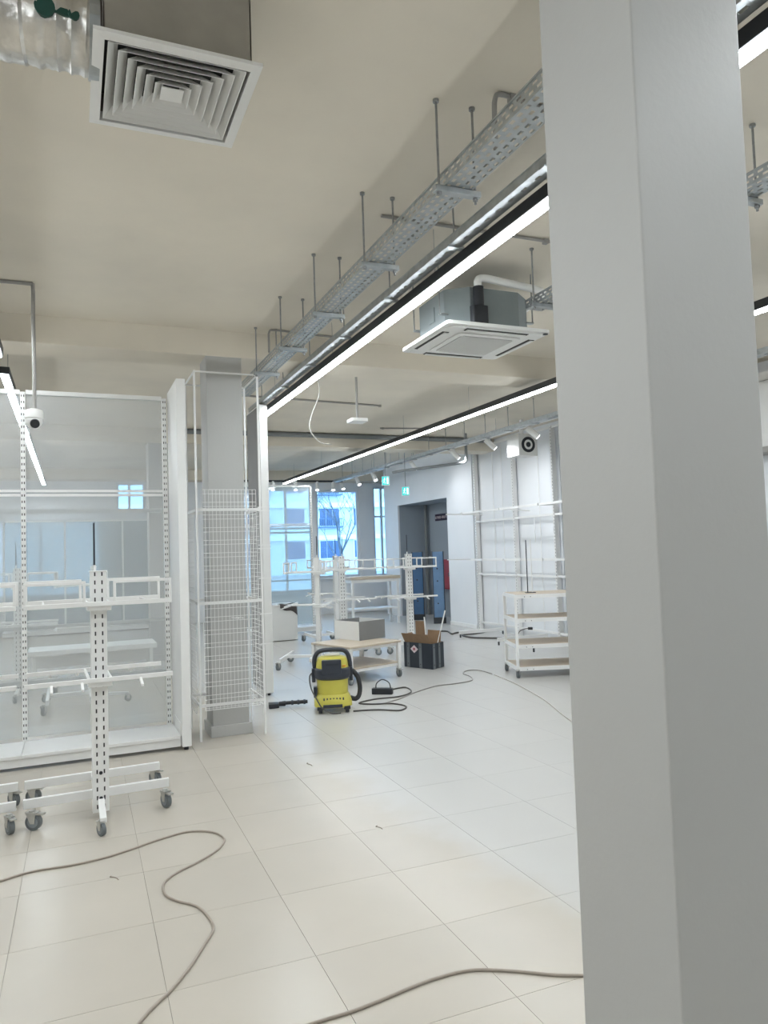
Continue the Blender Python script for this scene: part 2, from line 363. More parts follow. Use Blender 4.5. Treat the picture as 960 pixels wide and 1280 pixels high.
def channel_tray(label, x0, x1, y0, y1, z, h, step, drop=0.0):
    t = thing('cable_channel', label, 'cable tray', (x0, y0, z), group='narrow cable channels'); W = x1-x0; Lg = y1-y0
    MB().perf((0,0,0), (1,0,0), (0,1,0), W, Lg, [W*0.5], W*0.22, 0.035, 0.11, 0.02).build('tray_floor', 'galv', t)
    for xx in (0, W): MB().box(xx-0.002, xx+0.002, 0, Lg, 0, h).box(xx-0.006, xx+0.006, 0, Lg, h-0.004, h).build('side_rail', 'galv', t)
    y = y0+0.25; k = 0
    while y < y1:
        MB().box(-0.012, W+0.012, y-y0-0.02, y-y0+0.02, -0.012, -0.001).build('bracket', 'galv', t)
        xx = W*0.5
        MB().cyl((xx, y-y0, -0.012), (xx, y-y0, ZC-z), 0.005, 8).cyl((xx, y-y0, ZC-z-0.01), (xx, y-y0, ZC-z), 0.012, 8).build('hanger_rod', 'rod', t)
        y += step; k += 1
    return t
channel_tray('narrow galvanised cable channel running along the nearest strip light', 1.905, 1.98, -1.2, 8.4, 3.142, 0.045, 0.885)
channel_tray('long galvanised cable channel beside the white spotlight track on the right', 5.55, 5.65, 1.0, 16.0, 3.10, 0.05, 0.62)

def strip_light(label, x, y0, y1, z=3.065, w=0.055, h=0.075, drops=None):
    t = thing('strip_light', label, 'strip light', (x, y0, z), group='linear LED strip lights'); Lg = y1-y0
    MB().box(-w/2-0.012, w/2+0.012, 0, Lg, 0.012, h).build('profile', 'black', t, bevel=0.003)
    MB().box(-w/2, w/2, 0.003, Lg-0.003, 0, 0.012).build('diffuser', 'led', t)
    y = 0.4
    while y < Lg:
        MB().cyl((0, y, h), (0, y, ZC-z), 0.0022, 6).build('suspension_wire', 'rod', t); y += 1.9
    return t
strip_light('nearest bright strip light in a black profile, running past the air conditioner', 2.04, -2.2, 8.6)
strip_light('far bright strip light on the right, running to the spotlights by the windows', 4.42, -2.2, 16.1)
strip_light('bright strip light at the left edge, behind the glass shelving unit', -0.50, 6.85, 16.6)
strip_light('end of a strip light at the very left edge, above the security camera pipe', -0.50, 2.95, 6.25)
strip_light('strip light overhead left of the foil duct, above the camera position', -0.50, -1.5, 2.15)
strip_light('leftmost of the strip lights, over the aisle left of the shelving unit', -3.0, -1.5, 16.0)

# ------------------------------------------------------------------ mobile display rack
def castor_meshes():
    wheel = MB().cyl((-0.013,0,0.045), (0.013,0,0.045), 0.045, 20).mesh('wheel', M['rubber'], True)
    hub = MB().cyl((-0.015,0,0.045), (0.015,0,0.045), 0.030, 16).mesh('hub', M['hub'], True)
    f = MB()
    for s in (-1, 1):
        x = s*0.018
        f.add([(x-0.0015,-0.012,0.038),(x-0.0015,0.012,0.038),(x-0.0015,0.038,0.098),(x-0.0015,-0.020,0.098),
               (x+0.0015,-0.012,0.038),(x+0.0015,0.012,0.038),(x+0.0015,0.038,0.098),(x+0.0015,-0.020,0.098)],
              [(0,1,2,3),(7,6,5,4),(0,4,5,1),(1,5,6,2),(2,6,7,3),(3,7,4,0)])
    f.box(-0.022, 0.022, -0.022, 0.040, 0.096, 0.100).cyl((0,0.012,0.1), (0,0.012,0.108), 0.016, 12).cyl((-0.021,0,0.045),(0.021,0,0.045),0.006,8)
    fork = f.mesh('castor', M['steel'])
    brake = MB().box(-0.016, 0.016, -0.062, -0.018, 0.086, 0.094).mesh('brake_pedal', M['steel'])
    return wheel, hub, fork, brake
CW, CH, CF, CB = castor_meshes()
def castor(parent, x, y, rz=0, brake=True, s=1.0, z=0.0):
    c = inst('castor', CF, parent, (x, y, z), (0,0,R(rz))); c.scale = (s,s,s)
    inst('wheel', CW, c); inst('hub', CH, c)
    if brake: inst('brake_pedal', CB, c)
    return c
def slotted_post(name, parent, x, y, z0, z1, w=0.09, d=0.05, cols=None, sw=0.008, sh=0.024, pitch=0.05, back=True):
    cols = cols or [w*0.28, w*0.72]
    m = MB().perf((x-w/2, y-d/2, z0), (1,0,0), (0,0,1), w, z1-z0, cols, sw, sh, pitch, 0.02)
    m.box(x-w/2, x-w/2+0.003, y-d/2+0.0005, y+d/2, z0, z1).box(x+w/2-0.003, x+w/2, y-d/2+0.0005, y+d/2, z0, z1)
    if back: m.perf((x-w/2, y+d/2, z0), (1,0,0), (0,0,1), w, z1-z0, cols, sw, sh, pitch, 0.02)
    m.box(x-w/2, x+w/2, y-d/2, y+d/2, z1-0.002, z1+0.002)
    p = m.build(name, 'white', parent)
    MB().box(x-w/2+0.004, x+w/2-0.004, y-0.006, y+0.006, z0, z1-0.003).build('slot_shade_strip', 'slot', p)  # added dark strip, paints the shade seen through the slots
    return p
def make_rack(label, loc, rz=0, group='mobile display racks', hooks=True, rod=True):
    t = thing('display_rack', label, 'display rack', loc, rz, group)
    slotted_post('post', t, 0, -0.165, 0.035, 1.43, 0.09, 0.06)
    MB().box(-0.05, 0.05, -0.199, -0.131, 1.43, 1.436).build('post_cap', 'white', t, bevel=0.002)
    L0, L1 = -0.41, 0.395
    for y in (-0.118, 0.28): MB().box(L0, L1, y-0.015, y+0.015, 0.10, 0.150).build('base_bar', 'white', t, bevel=0.002)
    MB().box(-0.03, 0.03, -0.103, 0.265, 0.11, 0.145).build('cross_member', 'white', t, bevel=0.002)
    MB().bar((0, -0.195, 0.10), (-0.01, -0.50, 0.082), 0.035, 0.028).build('foot_bar', 'white', t, bevel=0.002)
    for zz in (0.115, 0.26): MB().cyl((0, -0.203, zz), (0, -0.194, zz), 0.010, 10).build('bolt', 'blackplastic', t)
    for x, y, a in ((-0.355, -0.20, 60), (0.365, -0.20, 20), (-0.36, 0.31, 70), (0.37, 0.31, 35)): castor(t, x, y, a)
    castor(t, -0.02, -0.49, 25, False, 0.78)
    for y in (-0.28, 0.20):
        f = MB(); a, b = -0.40, 0.405
        f.box(a, b, y-0.010, y+0.010, 1.232, 1.258)
        f.box(a, -0.075, y-0.010, y+0.010, 1.362, 1.380).box(0.075, b, y-0.010, y+0.010, 1.362, 1.380)
        for xx in (a, -0.09, 0.075, b-0.015): f.box(xx, xx+0.015, y-0.009, y+0.009, 1.258, 1.362)
        f.build('rail_frame', 'white', t, bevel=0.002)
        g = MB().box(a, b, y-0.010, y+0.010, 0.795, 0.820).build('hang_rail', 'white', t, bevel=0.002)
        s = -1 if y < 0 else 1
        for xx in (-0.26, -0.10, 0.22):
            MB().bar((xx, y, 0.800), (xx, y+s*0.10, 0.770), 0.014, 0.014).build('prong', 'white', t)
    for zz in (1.245, 0.807):
        MB().box(-0.065, 0.065, -0.268, -0.115, zz-0.040, zz-0.014).build('bracket', 'white', t, bevel=0.002)
        for xx in (-0.06, 0.06): MB().cyl((xx, -0.27, zz), (xx, 0.19, zz), 0.009, 10).build('cross_tube', 'white', t)
    for xx in (-0.30, 0.28): MB().cyl((xx, -0.27, 1.245), (xx, 0.19, 1.245), 0.007, 8).build('cross_tube', 'white', t)
    if rod:
        MB().cyl((-0.02, -0.17, 1.436), (-0.02, -0.17, 1.47), 0.008, 8).build('rod_socket', 'white', t)
        MB().cyl((-0.02, -0.17, 1.47), (-0.02, -0.17, 1.72), 0.0055, 8).build('sign_rod', 'charcoal', t)
    return t
rackA = make_rack('white display rack on castors, nearest the camera, with a dark rod on its post', (0.14, 4.90, 0), 2)
for loc, rz, lb in (((-0.70, 4.87, 0), 2, 'white display rack cut off by the left edge, beside the nearest rack'),
                    ((4.60, 10.15, 0), 0, 'far white display rack in front of the entrance opening, right of its twin'),
                    ((3.70, 10.25, 0), 180, 'far white display rack standing behind the grey and white carton'),
                    ((2.89, 9.6, 0), 62, 'far white display rack behind the yellow vacuum, turned sideways'),
                    ((0.05, 8.4, 0), 90, 'white display rack behind the left glass shelving unit, nearer of two'),
                    ((-0.55, 9.4, 0), 0, 'white display rack behind the left glass shelving unit, farther of two'),
                    ((3.95, 11.9, 0), 90, 'white display rack furthest back, in front of the pale window')):
    c = copy_tree(rackA); c.location = loc; c.rotation_euler = (0,0,R(rz)); c['label'] = lb

# ------------------------------------------------------------------ left glass shelving unit
def gondola(label, loc, rz, bays, bw, h, depth, end, glass, shelf_bars=True, group=None, foot=True):
    t = thing('shelving_unit', label, 'shelving', loc, rz, group)
    yp = depth
    for k in range(bays+1): slotted_post('upright', t, -0.02-k*bw, yp, 0.10, h-0.06, 0.035, 0.06, [0.009, 0.026], 0.007, 0.018, 0.05, True)
    for k in range(bays):
        a, b = -0.04-(k+1)*bw+0.04, -0.04-k*bw
        MB().box(a, b, yp-0.004, yp+0.004, 0.13, h-0.075).build('glass_panel', glass, t)
        MB().box(a, b, yp-0.02, yp+0.02, h-0.075, h-0.04).build('top_rail', 'white', t, bevel=0.002)
        MB().box(-(k+1)*bw-0.02+0.0008, -k*bw-0.0208+(0.03 if k == 0 else 0), 0, yp-0.035, 0.085, 0.11).build('deck', 'white', t, bevel=0.003)
        MB().box(-(k+1)*bw-0.02, -k*bw-0.02+(0.03 if k == 0 else 0), 0.012, 0.03, 0.025, 0.085).build('plinth', 'white', t)
        if shelf_bars:
            for z, y in ((2.065, yp-0.03), (2.03, yp-0.045)): MB().box(a, b, y-0.008, y+0.008, z-0.010, z+0.010).build('cross_bar', 'white', t)
            MB().box(a, b, yp+0.05, yp+0.066, 1.89, 1.925).build('rear_bar', 'white', t)
            for xx in (a+0.13, a+0.40, a+0.67, a+0.92):
                if xx < b: MB().bar((xx, yp+0.06, 1.90), (xx, yp+0.30, 1.93), 0.012, 0.012).build('rear_hook', 'white', t)
            for z in (0.98, 0.55): MB().box(a, b, yp+0.03, yp+0.045, z-0.012, z+0.012).build('rear_bar', 'white', t)
    if end:
        e = MB().box(0.015, 0.085, -0.045, yp+0.05, 0.03, h).build('end_panel', 'white', t, bevel=0.003)
        MB().box(0.01, 0.015, 0.02, 0.40, 0.10, 0.20).build('deck_bracket', 'white', t)
        for yy in (0.0, yp): MB().cyl((0.05, yy, 0), (0.05, yy, 0.03), 0.018, 10).build('foot', 'blackplastic', e)
    return t
gondola('tall white slotted shelving unit with dusty glass back, at the left edge', (0.765, 6.03, 0), 0, 3, 1.09, 2.92, 0.50, True, 'glass')
gondola('far tall glass-backed shelving unit in front of the pale window', (4.37, 13.5, 0), 0, 1, 1.35, 2.87, 0.45, False, 'farglass', group=None)
# end panel of the next unit, beside the mesh stand
t = thing('end_panel_frame', 'tall freestanding white shelving end panel with grey side, right of the wire mesh stand', 'shelf panel', (1.885, 7.80, 0))
MB().box(0.0, 0.085, 0, 0.60, 0.03, 3.12).build('panel', 'whiteplastic', t, bevel=0.003)
MB().box(-0.006, -0.001, 0.012, 0.59, 0.05, 3.10).build('side_sheet', 'greyboard', t)
for yy in (0.05, 0.55): MB().cyl((0.045, yy, 0), (0.045, yy, 0.03), 0.016, 10).build('foot', 'blackplastic', t)
# furniture seen through the glass
gondola('white wall shelving against the far wall behind the left glass unit', (2.2, 16.5, 0), 0, 3, 1.15, 2.4, 0.5, False, 'farglass', False)
t = thing('display_bench', 'low white display bench behind the left glass shelving unit', 'bench', (0.25, 10.2, 0))
MB().box(-0.75, 0.75, -0.28, 0.28, 0.36, 0.42).build('top', 'white', t, bevel=0.005)
for xx in (-0.68, 0.68):
    for yy in (-0.23, 0.23): MB().box(xx-0.02, xx+0.02, yy-0.02, yy+0.02, 0, 0.36).build('leg', 'white', t)
MB().box(-0.66, 0.66, -0.01, 0.01, 0.18, 0.34).build('back_board', 'white', t)

# ------------------------------------------------------------------ wire mesh stand round the column
t = thing('mesh_stand', 'white wire mesh display stand wrapped around the grey column', 'display stand', (0.955, 6.20, 0))
SW, SD = 0.53, 0.52
for xx, yy in ((0,0), (SW,0), (0,SD), (SW,SD)): MB().box(xx-0.008, xx+0.008, yy-0.008, yy+0.008, 0, 3.05).build('leg', 'white', t)
for z in (0.285, 1.115, 1.885, 3.04):
    r = MB()
    for p, q in (((0,0),(SW,0)), ((SW,0),(SW,SD)), ((SW,SD),(0,SD)), ((0,SD),(0,0))): r.bar((*p, z), (*q, z), 0.012, 0.022 if z < 3 else 0.012)
    r.build('frame_ring', 'white', t)
def wiregrid(w, z0, z1, nv):
    m = MB()
    for k in range(nv+1): x = w*k/nv; m.bar((x,0,z0), (x,0,z1), 0.0032, 0.0032)
    z = z1; k = 0
    while z > z0:
        m.bar((0,-0.003,z), (w,-0.003,z), 0.0036, 0.0036); z -= (0.035 if k % 2 == 0 else 0.07); k += 1
    m.bar((0,0,z0),(w,0,z0),0.005,0.005); return m
wiregrid(0.455, 0.25, 2.05, 15).build('wire_panel', 'white', t, (0.035, -0.022, 0))
wiregrid(0.42, 0.22, 1.87, 9).build('wire_panel', 'white', t, (-0.02, 0.06, 0), (0,0,R(90)))
wiregrid(0.42, 0.22, 1.87, 9).build('wire_panel', 'white', t, (SW+0.02, 0.06, 0), (0,0,R(90)))
for z in (1.90, 1.87, 1.58, 1.55, 1.30, 1.0, 0.75): MB().bar((SW-0.03, -0.03, z), (SW+0.075, -0.03, z), 0.008, 0.008).build('prong', 'white', t)
for xx in (0.265, 0.30): MB().bar((xx, -0.025, 0.985), (xx+0.04, -0.11, 0.985), 0.008, 0.008).build('prong', 'white', t)

# ------------------------------------------------------------------ ceiling diffuser and duct
zd = 3.10; sc = (zd-1.5)/1.5; X0, X1, Y0, Y1 = 0.072*sc, 0.560*sc, 2.172*sc, 2.634*sc
cx, cy = (X0+X1)/2, (Y0+Y1)/2; hw = (X1-X0)/2
t = thing('ceiling_diffuser', 'white square louvred ceiling air diffuser under a dusty plenum box', 'air vent', (cx, cy, zd))
def ringframe(m, a, b, za, zb):   # square ring sloping from half-size a at za to b at zb
    vs = [(-a,-a,za),(a,-a,za),(a,a,za),(-a,a,za),(-b,-b,zb),(b,-b,zb),(b,b,zb),(-b,b,zb)]
    m.add(vs, [(0,1,5,4),(1,2,6,5),(2,3,7,6),(3,0,4,7)])
m = MB(); ringframe(m, hw, hw, 0, 0.012); ringframe(m, hw, hw-0.034, 0, -0.004); ringframe(m, hw-0.034, hw-0.036, -0.004, 0.03)
ringframe(m, hw, hw-0.034, 0.012, 0.014)
m.build('frame', 'whiteplastic', t)
nv = 6
for k in range(nv):
    a = (hw-0.040)*(1-k*0.142)
    m = MB(); ringframe(m, a-0.004, a-0.034, 0.0, 0.034); ringframe(m, a-0.0065, a-0.0365, 0.0, 0.034); ringframe(m, a-0.004, a-0.0065, 0.0, 0.0)
    m.build('vane', 'whiteplastic', t)
ce = (hw-0.040)*0.17
MB().box(-ce, ce, -ce, ce, 0.002, 0.006).build('centre_plate', 'whiteplastic', t, bevel=0.001)
m = MB(); b = hw-0.030
m.box(-b, b, -b, -b+0.004, 0.014, ZC-zd).box(-b, b, b-0.004, b, 0.014, ZC-zd).box(-b, -b+0.004, -b, b, 0.014, ZC-zd).box(b-0.004, b, -b, b, 0.014, ZC-zd)
m.build('plenum_box', 'plenum', t)
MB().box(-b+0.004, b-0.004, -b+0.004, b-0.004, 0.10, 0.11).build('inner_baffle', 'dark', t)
# foil flexible duct from the left
t = thing('flexible_duct', 'crumpled silver foil air duct running to the ceiling diffuser', 'duct', (X0-0.9, cy-0.02, 3.235))
m = MB(); pts = []; rr = []
N = 90
for k in range(N+1):
    u = k/N; pts.append((u*0.915, 0.02*math.sin(u*5), 0.01*math.sin(u*3))); rr.append(0.135 + 0.0022*math.sin(k*1.3) + random.uniform(-0.0035, 0.0035))
m.tube(pts, rr, 28); m.build('foil_sleeve', 'foil', t, smooth=True)
MB().tube([(0.893,0.02*math.sin(5),0),(0.925,0.02*math.sin(5),0)], 0.142, 28).build('clamp_collar', 'galv', t)
m = MB().cyl((0.765,-0.115,-0.03), (0.765,-0.150,-0.035), 0.030, 16).bar((0.765,-0.140,-0.033), (0.845,-0.140,-0.040), 0.014, 0.022).cyl((0.845,-0.120,-0.040), (0.848,-0.150,-0.040), 0.017, 12)
m.build('damper_handle', 'damper', t)

# ------------------------------------------------------------------ cassette air conditioner
t = thing('air_conditioner', 'ceiling cassette air conditioner with white square grille panel and grey casing', 'air conditioner', (2.667, 4.545, 2.95))
hw2, hd2 = 0.40, 0.37
m = MB().rbox(-hw2, hw2, -hd2, hd2, 0.010, 0.035, 0.03); m.rbox(-hw2+0.03, hw2-0.03, -hd2+0.03, hd2-0.03, 0.0, 0.010, 0.05)
m.build('panel', 'whiteplastic', t, bevel=0.003)
c0 = 0.29
MB().prism([(-0.33,-0.19),(-0.19,-0.30),(0.19,-0.30),(0.33,-0.19),(0.33,0.19),(0.19,0.30),(-0.19,0.30),(-0.33,0.19)], 0.02, 0.285).build('casing', 'acbody', t, (0, 0, 0.012), bevel=0.003)
for x0, x1, y0, y1 in ((-0.24, 0.24, -0.335, -0.285), (-0.24, 0.24, 0.285, 0.335), (-0.365, -0.315, -0.22, 0.22), (0.315, 0.365, -0.22, 0.22)):
    MB().box(x0, x1, y0, y1, -0.003, 0.0005).build('air_slot', 'dark', t)
    lx = 0.012 if x1-x0 < 0.1 else 0; ly = 0.012 if y1-y0 < 0.1 else 0
    MB().box(x0+lx*1.6+0.01*(ly>0), x1+(-0.001 if lx else -0.01), y0+ly*1.6+0.01*(lx>0), y1-(0.001 if ly else 0.01), -0.008, -0.003).build('louvre', 'whiteplastic', t, bevel=0.001)
m = MB().rbox(-0.25, 0.25, -0.24, 0.24, -0.010, 0.0, 0.04); m.build('grille_frame', 'whiteplastic', t, bevel=0.002)
MB().rbox(-0.21, 0.21, -0.20, 0.20, -0.0115, -0.010, 0.03).build('grille_mesh', mat('grille_grey', (0.42, 0.42, 0.41), 0.6, noise=0.1, nscale=60), t)
m = MB()
for k in range(29): x = -0.20+0.40*k/28; m.box(x-0.0032, x+0.0032, -0.196, 0.196, -0.0155, -0.0115)
m.build('grille_slats', 'whiteplastic', t, kind='stuff')
for xx, yy in ((-0.37,-0.2), (-0.37,0.2), (0.37,-0.2), (0.37,0.2)):
    MB().cyl((xx,yy,0.12), (xx,yy,ZC-2.95), 0.005, 8).build('hanger_rod', 'rod', t)
    MB().box(min(xx,xx*0.85), max(xx,xx*0.85), yy-0.018, yy+0.018, 0.12, 0.128).build('lug', 'galv', t)
MB().rbox(-0.20, -0.08, -0.355, -0.298, 0.035, 0.16, 0.015).build('drain_pump', 'blackplastic', t, bevel=0.003)
MB().cyl((-0.14,-0.327,0.16), (-0.14,-0.327,0.29), 0.036, 16).build('pump_sleeve', 'blackplastic', t, smooth=True)
MB().tube(smoothpts([(-0.14,-0.327,0.28), (-0.14,-0.327,0.335), (-0.09,-0.327,0.355), (0.05,-0.327,0.345), (0.36,-0.30,0.33), (0.45,-0.2,0.33), (0.52,0.1,0.34), (0.62,0.6,0.36)]), 0.026, 12).build('insulated_pipe', 'whiteplastic', t, smooth=True)
for x0, x1, z0, z1 in ((0.06, 0.15, 0.15, 0.24), (0.02, 0.05, 0.17, 0.22)): MB().box(x0, x1, -0.294, -0.287, z0, z1).build('service_plate', 'acbody', t, bevel=0.002)
MB().box(-0.337, -0.329, -0.05, 0.03, 0.12, 0.22).build('service_plate', 'acbody', t, bevel=0.002)
MB().cyl((0.36, -0.36, -0.001), (0.36, -0.36, 0.003), 0.018, 12).build('sensor_eye', 'blackplastic', t)

# ------------------------------------------------------------------ conduits and hanging things on the ceiling
def conduit(label, pts, r=0.010, m='conduit', clips=(), cat='conduit', name='conduit'):
    o = thing(name, label, cat, pts[0]); a = Vector(pts[0])
    MB().tube([Vector(p)-a for p in pts], r, 10).build('pipe', m, o, smooth=True)
    for p in clips: MB().cbox(Vector(p)-a, (0.03, 0.03, 0.035)).build('clip', m, o)
    return o
zc = ZC-0.012
conduit('grey conduit bending down from the ceiling beside the wide cable tray', smoothpts([(2.0,2.62,zc),(1.82,2.60,zc),(1.70,2.59,zc),(1.67,2.59,zc-0.03),(1.665,2.59,3.30),(1.665,2.59,3.12)], 5), 0.011, clips=[(1.76,2.595,zc)])
conduit('grey conduit crossing the ceiling above the air conditioner', [(1.66,3.81,zc),(3.6,3.79,zc)], 0.010, clips=[(1.88,3.81,zc),(2.78,3.80,zc)])
conduit('bent grey conduit on the ceiling in front of the first beam', smoothpts([(2.30,6.17,zc),(1.95,6.14,zc),(1.64,6.11,zc),(1.58,6.11,zc-0.02),(1.575,6.11,3.30),(1.575,6.11,3.22)], 5), 0.009)
conduit('thin grey conduit with end box on the ceiling behind the first beam', [(1.9,8.76,zc),(3.79,8.96,zc)], 0.012, clips=[(3.79,8.96,zc)])
conduit('short grey conduit on the ceiling before the second beam', [(4.49,10.63,zc),(5.3,10.49,zc)], 0.011, clips=[(4.53,10.62,zc)])
conduit('dark grey pipe fixed along the face of the second beam', [(1.4,11.30,3.385),(6.9,11.30,3.385)], 0.038, 'pipegrey', name='wall_pipe', cat='pipe')
conduit('black rail carrying the lit lamps in front of the windows', [(3.3,16.2,3.14),(5.85,16.2,3.14)], 0.022, 'black', name='lamp_rail', cat='lamp rail')
conduit('grey pipe ending in a black cap under the ceiling by the exit signs', smoothpts([(5.40,12.25,2.91),(5.53,11.9,2.915),(6.03,11.0,2.93),(6.12,10.85,2.95),(6.13,10.84,3.05),(6.13,10.84,3.42)], 4), 0.024, 'pipegrey', clips=[(5.40,12.25,2.91)], name='drain_pipe', cat='pipe')
# cctv camera
t = thing('security_camera', 'white dome security camera hanging from a grey pipe over the left shelving', 'camera', (-0.225, 5.55, 2.47))
MB().tube(smoothpts([(-0.6,0.02,ZC-2.47-0.013),(-0.3,0.01,ZC-2.47-0.013),(-0.03,0,ZC-2.47-0.013),(0.0,0,ZC-2.47-0.03),(0.0,0,0.7),(0.004,0,0.4),(0.004,0,0.07)], 5), 0.013, 10).build('drop_pipe', 'conduit', t, smooth=True)
MB().lathe([(0.030,0.075),(0.055,0.066),(0.060,0.05),(0.060,0.012),(0.050,0.0)], (0,0,0), 24).build('base', 'whiteplastic', t, smooth=True)
MB().lathe([(0.004,-0.062),(0.025,-0.057),(0.044,-0.042),(0.054,-0.018),(0.055,0.0),(0.048,0.008)], (0,0,0), 24).build('dome', 'whiteplastic', t, smooth=True)
l = MB().cyl((0.006,-0.030,-0.022), (0.008,-0.056,-0.036), 0.030, 20).build('lens_window', 'blackplastic', t, smooth=True)
# sensor on a drop pole
t = thing('ceiling_sensor', 'flat white wireless sensor on a grey drop pole beyond the air conditioner', 'sensor', (2.61, 6.75, 2.78))
MB().cyl((0,0,0.02), (0,0,ZC-2.78), 0.012, 10).build('drop_pole', 'conduit', t)
MB().rbox(-0.085, 0.085, -0.085, 0.085, -0.012, 0.020, 0.02).build('sensor_body', 'whiteplastic', t, bevel=0.004)
tag(MB().tube(smoothpts([(2.20,6.85,3.43),(2.26,6.88,3.2),(2.27,6.9,3.05),(2.22,7.0,2.87),(2.20,7.0,2.72),(2.30,7.0,2.60),(2.42,7.0,2.58)]), 0.0055, 8).build('hanging_cable', 'cordlight', smooth=True), 'thin pale cable end dangling from the ceiling beside the strip light', 'cable')

# ------------------------------------------------------------------ spotlight track
t = thing('spotlight_track', 'white lighting track under the ceiling on the right', 'lamp rail', (5.90, 7.2, 3.16))
MB().box(-0.018, 0.018, 0, 9.4, 0, 0.034).build('rail', 'white', t, bevel=0.003)
for k in range(9): MB().cyl((0, 0.3+k, 0.034), (0, 0.3+k, ZC-3.16), 0.003, 6).build('suspension_wire', 'rod', t)
def spot_parts(parent, tilt, yaw, lit=True):
    p = MB().cyl((0,0,0), (0,0,-0.05), 0.010, 10); p.box(-0.02, 0.02, -0.045, 0.045, -0.008, 0.012); p.build('adapter', 'whiteplastic', parent)
    h = MB().tube([(0,0,0.09),(0,0,-0.11)], [0.042,0.045], 18).build('lamp_head', 'whiteplastic', parent, (0,0,-0.085), (R(tilt),0,R(yaw)), smooth=True)
    MB().tube([(0,0,-0.1105),(0,0,-0.113)], 0.036, 18).build('lens', 'spot' if lit else 'hub', h)
spots = [(8.57, -48, 70, 'white track spotlight right above the black and white speaker'), (9.69, -48, 75, 'white track spotlight left of the speaker, aimed at the wall'),
         (10.83, -45, 80, 'white track spotlight above the end of the wall shelving'), (12.46, -40, 95, 'white track spotlight above the entrance opening'),
         (14.4, -30, 25, 'lit white track spotlight just left of the exit signs'), (15.36, -28, 25, 'lit white track spotlight above the window, second left of the exit signs'),
         (16.4, -25, 20, 'lit white track spotlight at the far end of the track')]
for y, ti, ya_, lb in spots:
    s = thing('track_spotlight', lb, 'spotlight', (5.90, y, 3.16), 0, 'track spotlights'); spot_parts(s, ti, ya_)
for x, lb in ((4.18, 'lit lamp on the black rail touching the tall white end panel'), (4.71, 'lit lamp on the black rail, second from the white end panel'),
              (5.22, 'lit lamp on the black rail, third from the white end panel'), (5.61, 'lit lamp at the right end of the black rail')):
    s = thing('track_spotlight', lb, 'spotlight', (x, 16.2, 3.12), 0, 'track spotlights'); spot_parts(s, -20, -15)
# real light of the wall washing spots
for y in (8.57, 9.69, 10.83, 12.46):
    ld = bpy.data.lights.new('spot_beam', 'SPOT'); ld.energy = 18; ld.spot_size = R(140); ld.spot_blend = 1.0; ld.color = (0.93, 0.96, 1.0); ld.shadow_soft_size = 0.04
    lo = bpy.data.objects.new('spot_beam', ld); COL.objects.link(lo); lo.location = (6.04, y+0.02, 3.0)
    lo.rotation_euler = Vector((0.62, -0.15, -0.9)).to_track_quat('-Z', 'Y').to_euler()

# ------------------------------------------------------------------ speaker, exit signs
t = thing('wall_speaker', 'white cube loudspeaker with a black ring cone, hung high on the right', 'speaker', (6.37, 9.53, 2.86))
MB().box(-0.165, 0.165, -0.165, 0.165, 0, 0.33).build('cabinet', 'whiteplastic', t, bevel=0.006)
def yring(r0, r1, y, z, n=32):
    m = MB(); vs = []; fs = []
    for k in range(n):
        a = 2*math.pi*k/n
        vs += [(r0*math.cos(a), y, z+r0*math.sin(a)), (r1*math.cos(a), y, z+r1*math.sin(a)), (r1*math.cos(a), y+0.008, z+r1*math.sin(a)), (r0*math.cos(a), y+0.008, z+r0*math.sin(a))]
    for k in range(n):
        a, b = 4*k, 4*((k+1) % n)
        for q in range(4): fs.append((a+q, a+(q+1) % 4, b+(q+1) % 4, b+q))
    return m.add(vs, fs)
yring(0.075, 0.118, -0.173, 0.165).build('cone_ring', 'blackplastic', t)
yring(0.040, 0.075, -0.171, 0.165).build('cone', 'whiteplastic', t)
MB().cyl((0,-0.176,0.165), (0,-0.166,0.165), 0.040, 24).build('dust_cap', 'blackplastic', t)
MB().box(-0.02, 0.02, -0.02, 0.02, 0.33, ZC-2.86).build('hanger', 'white', t)
def exit_sign(loc, top, lb):
    t = thing('exit_sign', lb, 'exit sign', loc, -24, 'hanging exit signs')
    MB().box(-0.085, 0.085, -0.022, 0.022, -0.10, 0.10).build('housing', 'whiteplastic', t, bevel=0.004)
    MB().box(-0.075, 0.075, -0.027, -0.0225, -0.09, 0.09).build('sign_face', 'exitgreen', t)
    m = MB(); y0, y1 = -0.031, -0.0275
    m.cyl((-0.02, y0, 0.052), (-0.02, y1, 0.052), 0.014, 12)
    for p, q in (((-0.022,0.036),(-0.032,-0.01)), ((-0.032,-0.01),(-0.008,-0.035)), ((-0.008,-0.035),(-0.016,-0.068)), ((-0.032,-0.01),(-0.052,-0.05)), ((-0.022,0.03),(0.004,0.012)), ((-0.024,0.03),(-0.05,0.01))):
        m.bar((p[0],-0.029,p[1]), (q[0],-0.029,q[1]), 0.011, 0.004, up=(0,1,0))
    m.box(0.022, 0.062, y0, y1, -0.07, 0.07)
    m.build('running_figure', 'exitwhite', t)
    t.scale = (0.82, 0.82, 0.82)
    MB().cyl((0,0,0.10), (0,0,(top-loc[2])/0.82), 0.007, 8).build('drop_rod', 'pipegrey', t)
exit_sign((5.139, 12.0, 2.73), ZC, 'green running man exit sign hung by a rod, left and higher of two')
exit_sign((5.522, 12.0, 2.546), ZC, 'green running man exit sign hung by a rod, right and lower of two')

